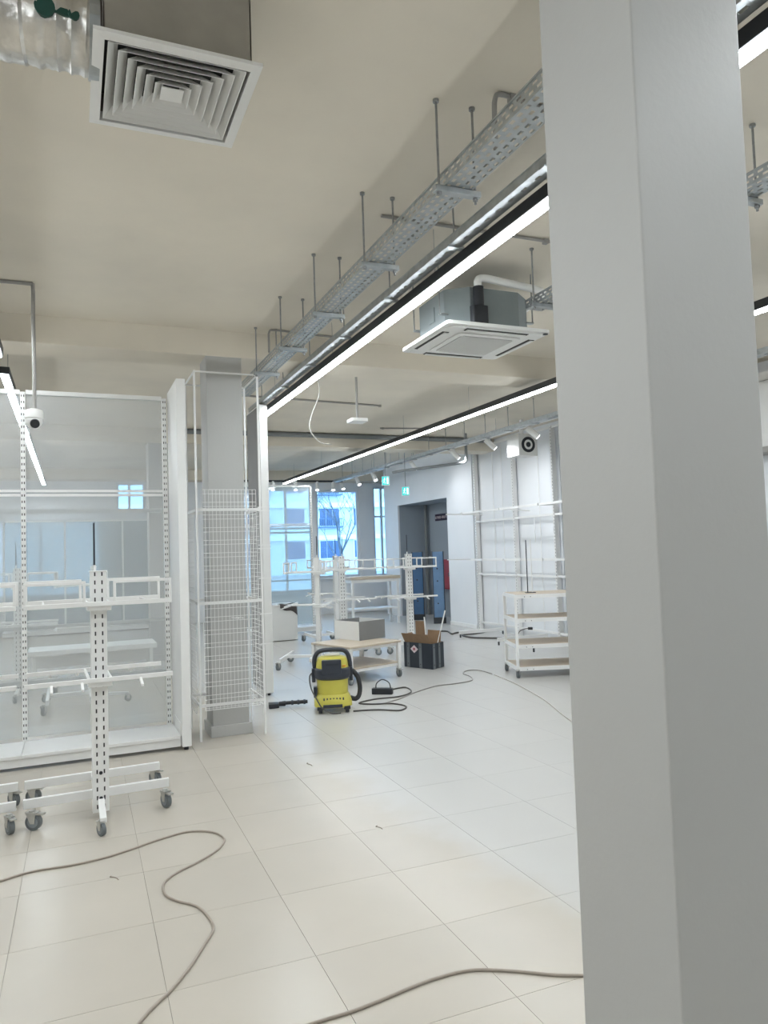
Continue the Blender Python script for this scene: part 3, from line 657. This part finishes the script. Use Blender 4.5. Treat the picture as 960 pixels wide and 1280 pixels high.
# ------------------------------------------------------------------ wall shelving on the right
t = thing('wall_shelving', 'white slotted wall shelving frame with bare rails along the right wall', 'shelving', (6.93, 0, 0))
for y in (11.96, 10.67, 9.54, 8.1):
    p = MB().perf((-0.03, y-0.02, 0), (0,1,0), (0,0,1), 0.04, 3.36, [0.012, 0.028], 0.008, 0.022, 0.05, 0.02)
    p.box(-0.0295, 0.05, y-0.02, y-0.017, 0, 3.36).box(-0.0295, 0.05, y+0.017, y+0.02, 0, 3.36)
    m = p.build('upright', 'white', t)
    MB().box(-0.018, -0.010, y-0.016, y+0.016, 0, 3.34).build('slot_shade_strip', 'slot', m)  # same dark strip, shade inside the upright put in as colour
for y in (11.04, 9.83, 8.9):
    MB().box(-0.95, -0.03, y-0.015, y+0.015, 0.055, 0.11).build('base_leg', 'white', t, bevel=0.003)
    for xx in (-0.93, -0.1): MB().cyl((xx, y, 0), (xx, y, 0.055), 0.014, 10).build('foot', 'blackplastic', t)
for y0, y1 in ((10.69, 11.94), (9.56, 10.65), (8.12, 9.52)):
    for z, x in ((3.34, 0.0), (2.13, -0.30), (1.975, -0.01), (1.28, -0.25), (1.01, 0.0), (0.13, 0.0)):
        MB().box(x-0.012, x+0.012, y0, y1, z-0.018, z+0.018).build('rail', 'white', t, bevel=0.002)
for y in (11.96, 10.67, 9.54, 8.1):
    MB().box(-0.33, -0.03, y-0.010, y+0.010, 2.115, 2.15).build('bracket', 'white', t)
for y, z, L_ in ((11.7, 2.09, 0.80), (11.8, 1.285, 0.75), (10.2, 2.07, 0.4)):
    MB().bar((-0.02, y, z), (-L_, y-0.05, z+0.012), 0.018, 0.018).build('arm', 'white', t)
for y in (11.3, 10.1): MB().bar((0.0, y, 1.975), (-0.02, y-0.03, 1.55), 0.010, 0.010).build('hanging_hook', 'white', t)
for y in (11.4, 11.1, 10.0): MB().cyl((0.04, y, 0.12), (0.04, y, 3.3), 0.006, 8).build('wall_cable_cover', 'white', t)

# ------------------------------------------------------------------ entrance: pedestals, sign, cabinet, pipe
for (x, y, m_, lb) in ((6.83, 14.36, 'bluefilm', 'blue wrapped anti-theft pedestal at the entrance, left of two'), (6.83, 13.40, 'bluefilm2', 'pale blue wrapped anti-theft pedestal at the entrance, right of two')):
    t = thing('security_gate', lb, 'security gate', (x, y, 0), -30, 'anti-theft pedestals')
    MB().rbox(-0.11, 0.11, -0.035, 0.035, 0.11, 1.44, 0.02).build('panel', m_, t)
    m = MB(); 
    for s in (-1, 1): m.box(s*0.112-0.006, s*0.112+0.006, -0.04, 0.04, 0.1, 1.45)
    m.build('edge_trim', 'charcoal', t)
    MB().rbox(-0.125, 0.125, -0.055, 0.055, 0, 0.12, 0.02).build('base', 'blackplastic', t, bevel=0.004)
    for z in (1.1, 0.85, 0.4): MB().cyl((-0.02, -0.037, z), (-0.02, -0.0345, z), 0.016, 10).build('bolt', 'charcoal', t)
t = thing('wall_sign', 'dark plum sign board with pale lettering inside the entrance', 'sign', (7.62, 14.66, 2.20))
MB().box(-0.018, 0, -0.32, 0.32, -0.075, 0.075).build('board', 'plum', t, bevel=0.003)
for k in range(8):
    yy = 0.27-k*0.068; m = MB(); x0, x1 = -0.022, -0.0185
    m.box(x0, x1, yy-0.022, yy-0.012, -0.028, 0.028)
    if k % 3 != 1: m.box(x0, x1, yy+0.012, yy+0.022, -0.028, 0.028)
    if k % 2: m.box(x0, x1, yy-0.012, yy+0.012, 0.018, 0.028)
    if k % 3: m.box(x0, x1, yy-0.012, yy+0.012, -0.005, 0.005)
    else: m.box(x0, x1, yy-0.012, yy+0.012, -0.028, -0.018)
    m.build('letter', 'sticker', t)
t = thing('hydrant_cabinet', 'dark red fire cabinet on the wall inside the entrance', 'fire cabinet', (7.62, 14.40, 0.62))
MB().box(-0.16, 0, -0.36, 0.36, 0, 0.64).build('body', 'red', t, bevel=0.004)
MB().box(-0.168, -0.16, -0.33, 0.33, 0.03, 0.61).build('door', 'red', t, bevel=0.003)
MB().box(-0.18, -0.168, -0.29, -0.27, 0.28, 0.36).build('handle', 'blackplastic', t)
conduit('dark vertical pipe with valve in the corner inside the entrance', [(7.54,15.33,0.0),(7.54,15.33,2.514)], 0.04, 'pipegrey', clips=[(7.51,15.29,1.45),(7.51,15.28,1.38)], name='riser_pipe', cat='pipe')

# ------------------------------------------------------------------ table trolley with carton
def obl(pts, z0, z1): return MB().prism(pts, z0, z1)
tc_ = Vector((3.12, 8.35)); ang = 18.0
t = thing('table_trolley', 'low white table trolley with birch top behind the yellow vacuum', 'trolley', (tc_.x, tc_.y, 0), ang)
TW, TD = 0.39, 0.375
MB().box(-TW, TW, -TD, TD, 0.405, 0.428).build('table_top', 'wood', t, bevel=0.003)
MB().box(-TW+0.03, TW-0.03, -TD+0.03, TD-0.03, 0.372, 0.405).build('apron', 'white', t)
MB().box(-TW+0.02, TW-0.02, -TD+0.02, TD-0.02, 0.165, 0.182).build('lower_shelf', 'wood', t, bevel=0.002)
MB().box(-TW+0.025, TW-0.025, -TD+0.025, TD-0.025, 0.135, 0.165).build('lower_apron', 'white', t)
for sx in (-1, 1):
    for sy in (-1, 1):
        x, y = sx*(TW-0.025), sy*(TD-0.025)
        MB().box(x-0.022, x+0.022, y-0.022, y+0.022, 0.104, 0.405).build('leg', 'white', t, bevel=0.002)
        castor(t, x, y, 30*sx+40*sy, True, 1.0)
t = thing('carton', 'open carton with white end and grey side on the table trolley', 'box', (3.29, 8.66, 0.428), 20)
BW, BD, BH = 0.21, 0.24, 0.225
MB().box(-BW, BW, -BD, -BD+0.006, 0, BH).build('front_wall', 'greyboard', t)
MB().box(-BW, BW, BD-0.006, BD, 0, BH).build('rear_wall', 'greyboard', t)
MB().box(-BW, -BW+0.006, -BD+0.006, BD-0.006, 0, BH).build('end_wall', 'whiteplastic', t)
MB().box(BW-0.006, BW, -BD+0.006, BD-0.006, 0, BH).build('end_wall', 'whiteplastic', t)
MB().box(-BW+0.006, BW-0.006, -BD+0.006, BD-0.006, 0, 0.005).build('bottom', 'greyboard', t)

# ------------------------------------------------------------------ yellow vacuum cleaner
t = thing('vacuum_cleaner', 'yellow and black wet and dry vacuum cleaner on the tile floor', 'vacuum cleaner', (2.29, 6.80, 0), -16)
def sq(r, e, n=32):     # rounded square outline
    out = []
    for k in range(n):
        a = 2*math.pi*k/n; c, s_ = math.cos(a), math.sin(a)
        out.append((r*math.copysign(abs(c)**e, c), r*math.copysign(abs(s_)**e, s_)))
    return out
def loft(rings): # rings: (r, e, z, sy)
    m = MB(); n = 32; vs = []; fs = []
    for r, e, z, sy in rings: vs += [(x, y*sy, z) for x, y in sq(r, e, n)]
    for i in range(len(rings)-1):
        for k in range(n): fs.append((i*n+k, i*n+(k+1)%n, (i+1)*n+(k+1)%n, (i+1)*n+k))
    fs.append(tuple(range(n-1,-1,-1))); fs.append(tuple((len(rings)-1)*n+k for k in range(n)))
    return m.add(vs, fs)
loft([(0.165,0.6,0.045,1),(0.180,0.55,0.055,1),(0.178,0.6,0.10,1),(0.158,0.7,0.15,1),(0.148,0.85,0.165,1)]).build('chassis', 'yellow', t, smooth=True)
for k in range(7):
    x = -0.09+k*0.03; MB().box(x-0.006, x+0.006, -0.166, -0.150, 0.118, 0.140).build('accessory_slot', 'charcoal', t)
MB().box(-0.10, 0.08, -0.184, -0.165, 0.052, 0.082).build('bumper_recess', 'charcoal', t, bevel=0.003)
loft([(0.146,0.9,0.160,1),(0.150,0.92,0.30,1),(0.151,0.92,0.318,1)]).build('tank', 'yellow', t, smooth=True)
loft([(0.152,0.85,0.300,1),(0.170,0.8,0.316,1),(0.176,0.76,0.345,1),(0.172,0.76,0.395,1),(0.160,0.76,0.408,1)]).build('rim', 'charcoal', t, smooth=True)
loft([(0.158,0.75,0.386,1),(0.150,0.72,0.45,1),(0.135,0.7,0.495,1),(0.10,0.75,0.508,1)]).build('head_cover', 'yellow', t, smooth=True)
MB().prism([(-0.105,-0.176),(0.080,-0.176),(0.072,-0.11),(-0.095,-0.11)], 0.36, 0.492).build('control_panel', 'charcoal', t, bevel=0.006)
MB().box(-0.065, 0.055, -0.176, -0.170, 0.445, 0.457).build('panel_vent', 'blackplastic', t)
MB().box(0.090, 0.125, -0.150, -0.138, 0.420, 0.440).build('switch', 'amber', t, bevel=0.003)
h = MB().tube(smoothpts([(-0.165,0,0.40),(-0.168,0,0.47),(-0.150,0,0.525),(-0.105,0,0.560),(0,0,0.568),(0.105,0,0.560),(0.150,0,0.525),(0.170,0,0.46),(0.178,0,0.36)]), 0.021, 10).build('handle', 'charcoal', t, smooth=True)
MB().box(-0.075, 0.075, -0.022, 0.022, 0.515, 0.535).build('grip_base', 'whiteplastic', t, bevel=0.004)
for s in (-1, 1):
    MB().box(s*0.178-0.016, s*0.178+0.016, -0.035, 0.035, 0.270, 0.40).build('latch', 'charcoal', t, bevel=0.006)
MB().box(-0.182, -0.150, -0.06, 0.03, 0.13, 0.23).build('hose_clip', 'charcoal', t, bevel=0.006)
for x, y in ((-0.125,-0.15), (0.125,-0.15), (-0.14,0.12), (0.14,0.12)):
    c = MB().box(x-0.03, x+0.03, y-0.025, y+0.025, 0.032, 0.062).build('wheel_housing', 'blackplastic', t, bevel=0.004)
    MB().cyl((x-0.016,y,0.024), (x+0.016,y,0.024), 0.024, 14).build('wheel', 'blackplastic', c, smooth=True)
hp = smoothpts([(0.176,0.02,0.36),(0.205,0.0,0.35),(0.245,0.0,0.29),(0.262,0.0,0.20),(0.250,-0.01,0.125),(0.215,-0.02,0.095),(0.165,-0.02,0.11)], 10)
MB().tube(hp, [0.0215+0.0022*(k % 2) for k in range(len(hp))], 12).build('hose', 'hose', t, smooth=True)
MB().tube(smoothpts([(-0.172,-0.02,0.37),(-0.215,-0.03,0.33),(-0.205,-0.06,0.22),(-0.15,-0.17,0.12),(-0.10,-0.21,0.05),(-0.02,-0.22,0.012),(0.06,-0.21,0.008)]), 0.0065, 8).build('power_cord', 'corddark', t, smooth=True)
t = thing('suction_nozzle', 'black suction tube with flared nozzle lying left of the vacuum', 'vacuum nozzle', (2.02, 7.16, 0.03), -12)
MB().tube([(-0.16,0,0.0),(-0.10,0,0.002),(-0.09,0,0.005),(0.12,0,0.005)], [0.022,0.026,0.018,0.018], 12).build('tube', 'hose', t, smooth=True)
MB().prism([(-0.26,-0.07),(-0.16,-0.05),(-0.16,0.05),(-0.26,0.07)], -0.03, 0.012).build('nozzle_head', 'blackplastic', t, bevel=0.006)
for xx in (-0.04, 0.02, 0.08): MB().tube([(xx,0,0.005),(xx+0.02,0,0.005)], 0.024, 12).build('grip_ring', 'charcoal', t)

# ------------------------------------------------------------------ cords
def cord(label, pts, r, m, z=None, cat='cord', name='extension_cord'):
    pp = smoothpts([(x, y, (z if z else r)) for x, y in pts], 7)
    return tag(MB().tube(pp, r, 8).build(name, m, smooth=True), label, cat)
cord('taupe cord winding in an S across the near left floor', [(-0.6,3.93),(-0.36,4.0),(-0.19,4.06),(-0.01,4.05),(0.14,4.07),(0.27,4.12),(0.42,4.19),(0.57,4.23),(0.69,4.16),(0.73,4.03),(0.67,3.9),(0.55,3.79),(0.45,3.72),(0.38,3.63),(0.37,3.51),(0.41,3.42),(0.48,3.33),(0.51,3.21),(0.51,3.10),(0.45,2.98),(0.39,2.87),(0.31,2.75),(0.23,2.66),(0.14,2.54),(0.0,2.4)], 0.0055, 'cord')
cord('taupe cord curving along the bottom of the view toward the near pillar', [(0.45,2.32),(0.66,2.35),(0.83,2.355),(0.94,2.37),(1.06,2.39),(1.16,2.40),(1.29,2.39),(1.42,2.32),(1.53,2.24),(1.62,2.19),(1.79,2.09),(2.05,1.93)], 0.0055, 'cord')
cord('dark cord looping from the vacuum to the black power brick', [(2.42,6.60),(2.52,6.58),(2.66,6.52),(2.81,6.40),(2.93,6.53),(2.87,6.72),(2.69,6.80),(2.60,6.92),(2.81,7.01),(3.07,7.0),(3.28,7.16),(3.33,7.43),(3.14,7.38)], 0.0075, 'corddark')
cord('thin grey cable running right from the vacuum across the floor', [(2.80,6.78),(3.03,6.90),(3.31,7.12),(3.65,7.32),(3.91,7.33),(4.15,7.41),(4.26,7.64),(4.29,7.86),(4.44,8.02),(4.56,7.95),(4.56,7.65)], 0.006, 'conduit', name='floor_cable', cat='cable')
cord('thin white cable running from the wooden shelf trolley to the near pillar', [(4.55,7.58),(4.50,7.26),(4.41,6.83),(4.21,6.11),(3.96,5.46),(3.75,4.85)], 0.006, 'cordlight', name='floor_cable', cat='cable')
t = thing('power_brick', 'black power brick with a cord loop, right of the vacuum', 'power strip', (2.99, 7.25, 0), -35)
MB().rbox(-0.11, 0.11, -0.035, 0.035, 0, 0.062, 0.012).build('body', 'blackplastic', t, bevel=0.005)
MB().tube(smoothpts([(-0.07,0,0.055),(-0.06,0,0.11),(0.0,0,0.15),(0.07,0,0.12),(0.09,0,0.055)]), 0.006, 8).build('cord_loop', 'corddark', t, smooth=True)
for i, (x, y) in enumerate(((0.17,3.77), (1.51,3.77), (1.53,5.10))):
    lb = ('small curl of plastic scrap on the tiles inside the winding cord', 'small curl of plastic scrap in the middle of the bare floor', 'small curl of plastic scrap on the tiles beyond the mesh stand')[i]
    tag(MB().tube([(x+0.018*math.cos(a), y+0.012*math.sin(a), 0.003+0.002*k) for k, a in enumerate([0.3*j for j in range(14)])], 0.0026, 6).build('plastic_scrap', 'cord'), lb, 'scrap', 'plastic scraps on the floor')
cord('dark cable bundle lying at the foot of the wall shelving', [(6.05,12.1),(6.2,11.9),(6.08,11.5),(6.25,11.62),(6.55,11.6),(6.72,11.45),(6.45,11.3),(6.15,11.25),(6.1,10.85),(6.28,10.6),(6.45,10.45)], 0.014, 'corddark', name='cable_bundle', cat='cable')

# ------------------------------------------------------------------ crate and open cardboard box
t = thing('slatted_crate', 'dark slate crate with grey vertical slats and a pink sticker', 'crate', (4.155, 8.64, 0), 0)
P0, P1, P2 = Vector((3.946,8.786)), Vector((4.131,8.353)), Vector((4.363,8.495))
P3 = P0+P2-P1
ctr = Vector((4.155,8.64)); cor = [P0-ctr, P1-ctr, P2-ctr, P3-ctr]; HH = 0.316
m = MB()
for a in range(4):
    p, q = cor[a], cor[(a+1) % 4]; m.bar((p.x,p.y,HH/2), (q.x,q.y,HH/2), 0.008, HH)
m.prism([(c.x,c.y) for c in cor], 0, 0.01); m.build('shell', 'crate', t)
def side_pt(a, u, off):
    p, q = cor[a], cor[(a+1) % 4]; d_ = (q-p).normalized(); n_ = Vector((d_.y, -d_.x)); return p+(q-p)*u+n_*off, d_
for a, us in ((0, (0.16, 0.60)), (1, (0.12, 0.58)), (2, (0.3, 0.8)), (3, (0.25, 0.75))):
    for u in us:
        p, d_ = side_pt(a, u, 0.007); s = MB().bar((p.x-d_.x*0.022, p.y-d_.y*0.022, HH/2), (p.x+d_.x*0.022, p.y+d_.y*0.022, HH/2), 0.007, HH-0.01).build('slat', 'cratestrip', t)
        for z in (0.05, HH-0.05):
            n_ = Vector((d_.y, -d_.x)); MB().cyl((p.x, p.y, z), (p.x+n_.x*0.006, p.y+n_.y*0.006, z), 0.007, 8).build('rivet', 'blackplastic', s)
p, d_ = side_pt(0, 0.38, 0.006); n_ = Vector((d_.y, -d_.x)); zc2 = 0.235
vs = []
for off in (0, 0.002):
    for dx, dz in ((-0.065,0.0),(0,0.05),(0.065,0),(0,-0.05)): vs.append((p.x+d_.x*dx+n_.x*off, p.y+d_.y*dx+n_.y*off, zc2+dz))
st = MB().add(vs, [(0,1,2,3),(7,6,5,4),(0,4,5,1),(1,5,6,2),(2,6,7,3),(3,7,4,0)]).build('sticker', 'sticker', t)
MB().bar((p.x-d_.x*0.015+n_.x*0.003, p.y-d_.y*0.015+n_.y*0.003, zc2), (p.x+d_.x*0.015+n_.x*0.003, p.y+d_.y*0.015+n_.y*0.003, zc2), 0.002, 0.03).build('print_mark', 'redprint', st)
t = thing('cardboard_box', 'open brown cardboard box with raised flaps set inside the dark crate', 'box', (4.155, 8.64, 0.011), 0)
ic = [c*0.94 for c in cor]; BH = 0.30; m = MB()
for a in range(4): p, q = ic[a], ic[(a+1) % 4]; m.bar((p.x,p.y,BH/2), (q.x,q.y,BH/2), 0.005, BH)
m.prism([(c.x,c.y) for c in ic], 0, 0.006); m.build('walls', 'card', t)
def flap(a, u0, u1, h, lean, name='flap'):
    p, q = ic[a], ic[(a+1) % 4]; d_ = (q-p); n_ = Vector((d_.y, -d_.x)).normalized()
    A, B = p+d_*u0, p+d_*u1; k = 0.003; vs = []
    for off in (0, k):
        vs += [(A.x+n_.x*off, A.y+n_.y*off, BH), (B.x+n_.x*off, B.y+n_.y*off, BH), (B.x+n_.x*(lean+off), B.y+n_.y*(lean+off), BH+h), (A.x+n_.x*(lean+off), A.y+n_.y*(lean+off), BH+h)]
    MB().add(vs, [(0,1,2,3),(7,6,5,4),(0,4,5,1),(1,5,6,2),(2,6,7,3),(3,7,4,0)]).build(name, 'card', t)
flap(0, 0.0, 1.0, 0.125, 0.07); flap(3, 0.05, 0.95, 0.10, 0.05); flap(2, 0.62, 1.0, 0.25, 0.0); flap(2, 0.06, 0.56, 0.14, 0.02); flap(1, 0.0, 1.0, 0.02, 0.08)
for i, (a, b, lb) in enumerate((((4.17,8.56,0.02), (4.12,8.52,0.64), 'short thin white tube standing in the cardboard box'), ((4.26,8.60,0.02), (4.42,8.52,0.705), 'long thin white tube leaning out of the cardboard box'))):
    t = thing('white_tube', lb, 'tube', a, 0, 'white tubes in the box'); v = Vector(b)-Vector(a)
    MB().cyl((0,0,0), v, 0.009, 10).build('tube', 'white', t, smooth=True); MB().cyl(v*0.985, v, 0.0105, 10).build('end_cap', 'whiteplastic', t)

# ------------------------------------------------------------------ four-shelf trolley by the pillar
t = thing('shelf_trolley', 'white framed trolley with four birch shelves beside the near pillar', 'trolley', (4.655, 7.252, 0), -18.5)
TL, TW2 = 1.15, 0.57
for z in (0.108, 0.36, 0.657, 0.93):
    MB().box(0.02, TL-0.02, 0.02, TW2-0.02, z, z+0.018).build('shelf', 'wood', t, bevel=0.002)
    MB().box(0.02, TL-0.02, 0.004, 0.02, z-0.028, z+0.014).build('shelf_edge', 'white', t)
    MB().box(0.02, TL-0.02, TW2-0.02, TW2-0.004, z-0.028, z+0.014).build('shelf_edge', 'white', t)
    for xx in (0.004, TL-0.020): MB().box(xx, xx+0.016, 0.02, TW2-0.02, z-0.028, z+0.014).build('shelf_edge', 'white', t)
    for xx in (0.12, 0.19): MB().cyl((xx, 0.004, z-0.012), (xx, 0.001, z-0.012), 0.005, 8).build('screw', 'blackplastic', t)
for x, y in ((0.015,0.015), (TL-0.015,0.015), (0.015,TW2-0.015), (TL-0.015,TW2-0.015)):
    MB().box(x-0.015, x+0.015, y-0.015, y+0.015, 0.10, 0.93).build('leg', 'white', t, bevel=0.002)
    castor(t, x, y, -30, True, 1.0)
MB().tube(smoothpts([(0.03,0.05,0.46),(0.06,0.06,0.52),(0.12,0.07,0.545),(0.17,0.07,0.55)]), 0.005, 8).build('plug_cord', 'corddark', t, smooth=True)
MB().cyl((0.165,0.07,0.55), (0.215,0.07,0.548), 0.016, 12).build('plug', 'blackplastic', t)
t = thing('sign_holder', 'thin dark and white rod stand on top of the birch shelf trolley', 'sign stand', (4.95, 7.38, 0.948), -18.5)
MB().box(-0.05, 0.07, -0.03, 0.03, 0, 0.008).build('base_plate', 'blackplastic', t, bevel=0.002)
MB().cyl((-0.02,0,0.008), (-0.02,0,0.62), 0.006, 8).build('dark_rod', 'charcoal', t)
MB().cyl((0.035,0,0.008), (0.035,0,0.63), 0.006, 8).build('white_rod', 'white', t)

# ------------------------------------------------------------------ white plinth with cloth
t = thing('white_plinth', 'white display plinth left of the far racks, a dark cloth over its corner', 'plinth', (3.36, 12.76, 0), 0)
MB().box(-0.27, 0.25, -0.25, 0.25, 0.01, 0.60).build('body', 'whiteplastic', t, bevel=0.005)
MB().box(-0.28, 0.26, -0.26, 0.26, 0.60, 0.625).build('top', 'whiteplastic', t, bevel=0.004)
m = MB(); n = 8; vs = []; fs = []
for i in range(n+1):
    for j in range(n+1):
        u, v = i/n, j/n; x = -0.06+0.30*u; 
        if v < 0.4: y = -0.10-0.4*v; z = 0.632+0.006*math.sin(u*9+v*7)
        else: y = -0.268-0.012*math.sin(u*8); z = 0.632-(v-0.4)*0.30*(0.35+0.65*u)*(1+0.15*math.sin(u*7))
        vs.append((x, y, z))
for i in range(n):
    for j in range(n): fs.append((i*(n+1)+j, (i+1)*(n+1)+j, (i+1)*(n+1)+j+1, i*(n+1)+j+1))
o = m.add(vs, fs).build('dark_cloth', 'clothgrey', None, (3.36,12.76,0), smooth=True); so = o.modifiers.new('solid', 'SOLIDIFY'); so.thickness = 0.006; so.offset = 1
tag(o, 'dark grey cloth draped over the corner of the white plinth', 'cloth')
t = thing('display_plinth', 'low white counter with a pale top under the far window', 'counter', (5.73, 14.3, 0))
MB().box(-0.55, 0.55, -0.25, 0.25, 0.92, 0.98).build('top', 'wood', t, bevel=0.004)
MB().box(-0.53, 0.53, -0.23, 0.23, 0.86, 0.92).build('apron', 'white', t)
for xx in (-0.5, 0.5):
    for yy in (-0.2, 0.2): MB().box(xx-0.022, xx+0.022, yy-0.022, yy+0.022, 0, 0.86).build('leg', 'white', t)
MB().box(-0.5, 0.5, -0.2, 0.2, 0.30, 0.33).build('lower_shelf', 'white', t)

t = thing('wall_lightbox', 'white wall panel box high on the right wall beyond the near pillar', 'wall panel', (6.99, 5.6, 2.46))
MB().box(-0.22, 0, -1.0, 1.0, 0, 0.80).build('box', 'whiteplastic', t, bevel=0.004)
MB().box(-0.228, -0.22, -0.98, 0.98, 0.70, 0.705).build('seam', 'conduit', t)
MB().box(-0.26, 0, -1.0, 1.0, -0.06, 0).build('ledge', 'conduit', t)

# ------------------------------------------------------------------ outside: street, facade, tree
struct(MB().box(-60, 90, YF+1.2, 120, -0.6, -0.35).build('ground_street', 'ground'))
t = thing('apartment_building', 'pale apartment building across the street, seen through the windows', 'building', (20, 62, -0.35))
MB().box(-45, 45, 0, 9, 0, 22).build('wall', 'facade', t)
for k in range(7): MB().box(-45, 45, -0.25, 0, 1.2+2.85*k+1.75, 1.2+2.85*k+2.15).build('floor_band', 'band', t)
wme = MB().box(-1.0, 1.0, -0.12, 0.0, 0, 1.7).mesh('window', M['band']); pme = MB().box(-0.9, -0.33, -0.16, -0.11, 0.1, 1.6).mesh('pane', M['facadewin'])
rme = MB(); rme.box(-1.1, 1.1, -0.62, -0.58, 0.55, 0.62)
for k in range(14): rme.box(-1.1+k*0.169, -1.06+k*0.169, -0.62, -0.58, -0.1, 0.55)
rme.box(-1.1, 1.1, -0.65, 0, -0.2, -0.1); rme = rme.mesh('balcony', M['rail'])
for r_ in range(5):
    for c in range(-3, 7):
        wo = inst('window', wme, t, (1.0+c*3.2, 0, 1.2+2.85*r_-0.15+0.2))
        for k in range(3): inst('pane', pme, wo, (0.615*k, 0, 0))
        if r_ > 0 and c % 2 == 0: inst('balcony', rme, t, (1.0+c*3.2, 0, 1.2+2.85*r_+0.15))
t = thing('bare_tree', 'bare leafless street tree outside the far window', 'tree', (9.5, 26.5, -0.35))
tb = MB(); rnd = random.Random(3)
def branch(p, d_, L_, r, lev):
    pts = [p]; rr = [r]; q = Vector(p); d2 = Vector(d_)
    for k in range(4):
        d2 = (d2+Vector((rnd.uniform(-.16,.16), rnd.uniform(-.16,.16), 0.06))).normalized(); q = q+d2*L_/4; pts.append(q.copy()); rr.append(r*(1-0.16*(k+1)))
    tb.tube(pts, rr, 6)
    if lev < 4:
        for k in range(3 if lev else 5):
            a = rnd.uniform(0, 6.28); s_ = pts[rnd.choice((2,3,4))]
            nd = (d2*0.75+Vector((math.cos(a), math.sin(a), rnd.uniform(0.0,0.5)))*0.75).normalized()
            branch(s_, nd, L_*rnd.uniform(0.6,0.8), max(0.008, rr[-1]*0.72), lev+1)
branch(Vector((0,0,0)), Vector((0.05,0,1)), 2.4, 0.13, 0)
tb.build('trunk_and_branches', 'bark', t)
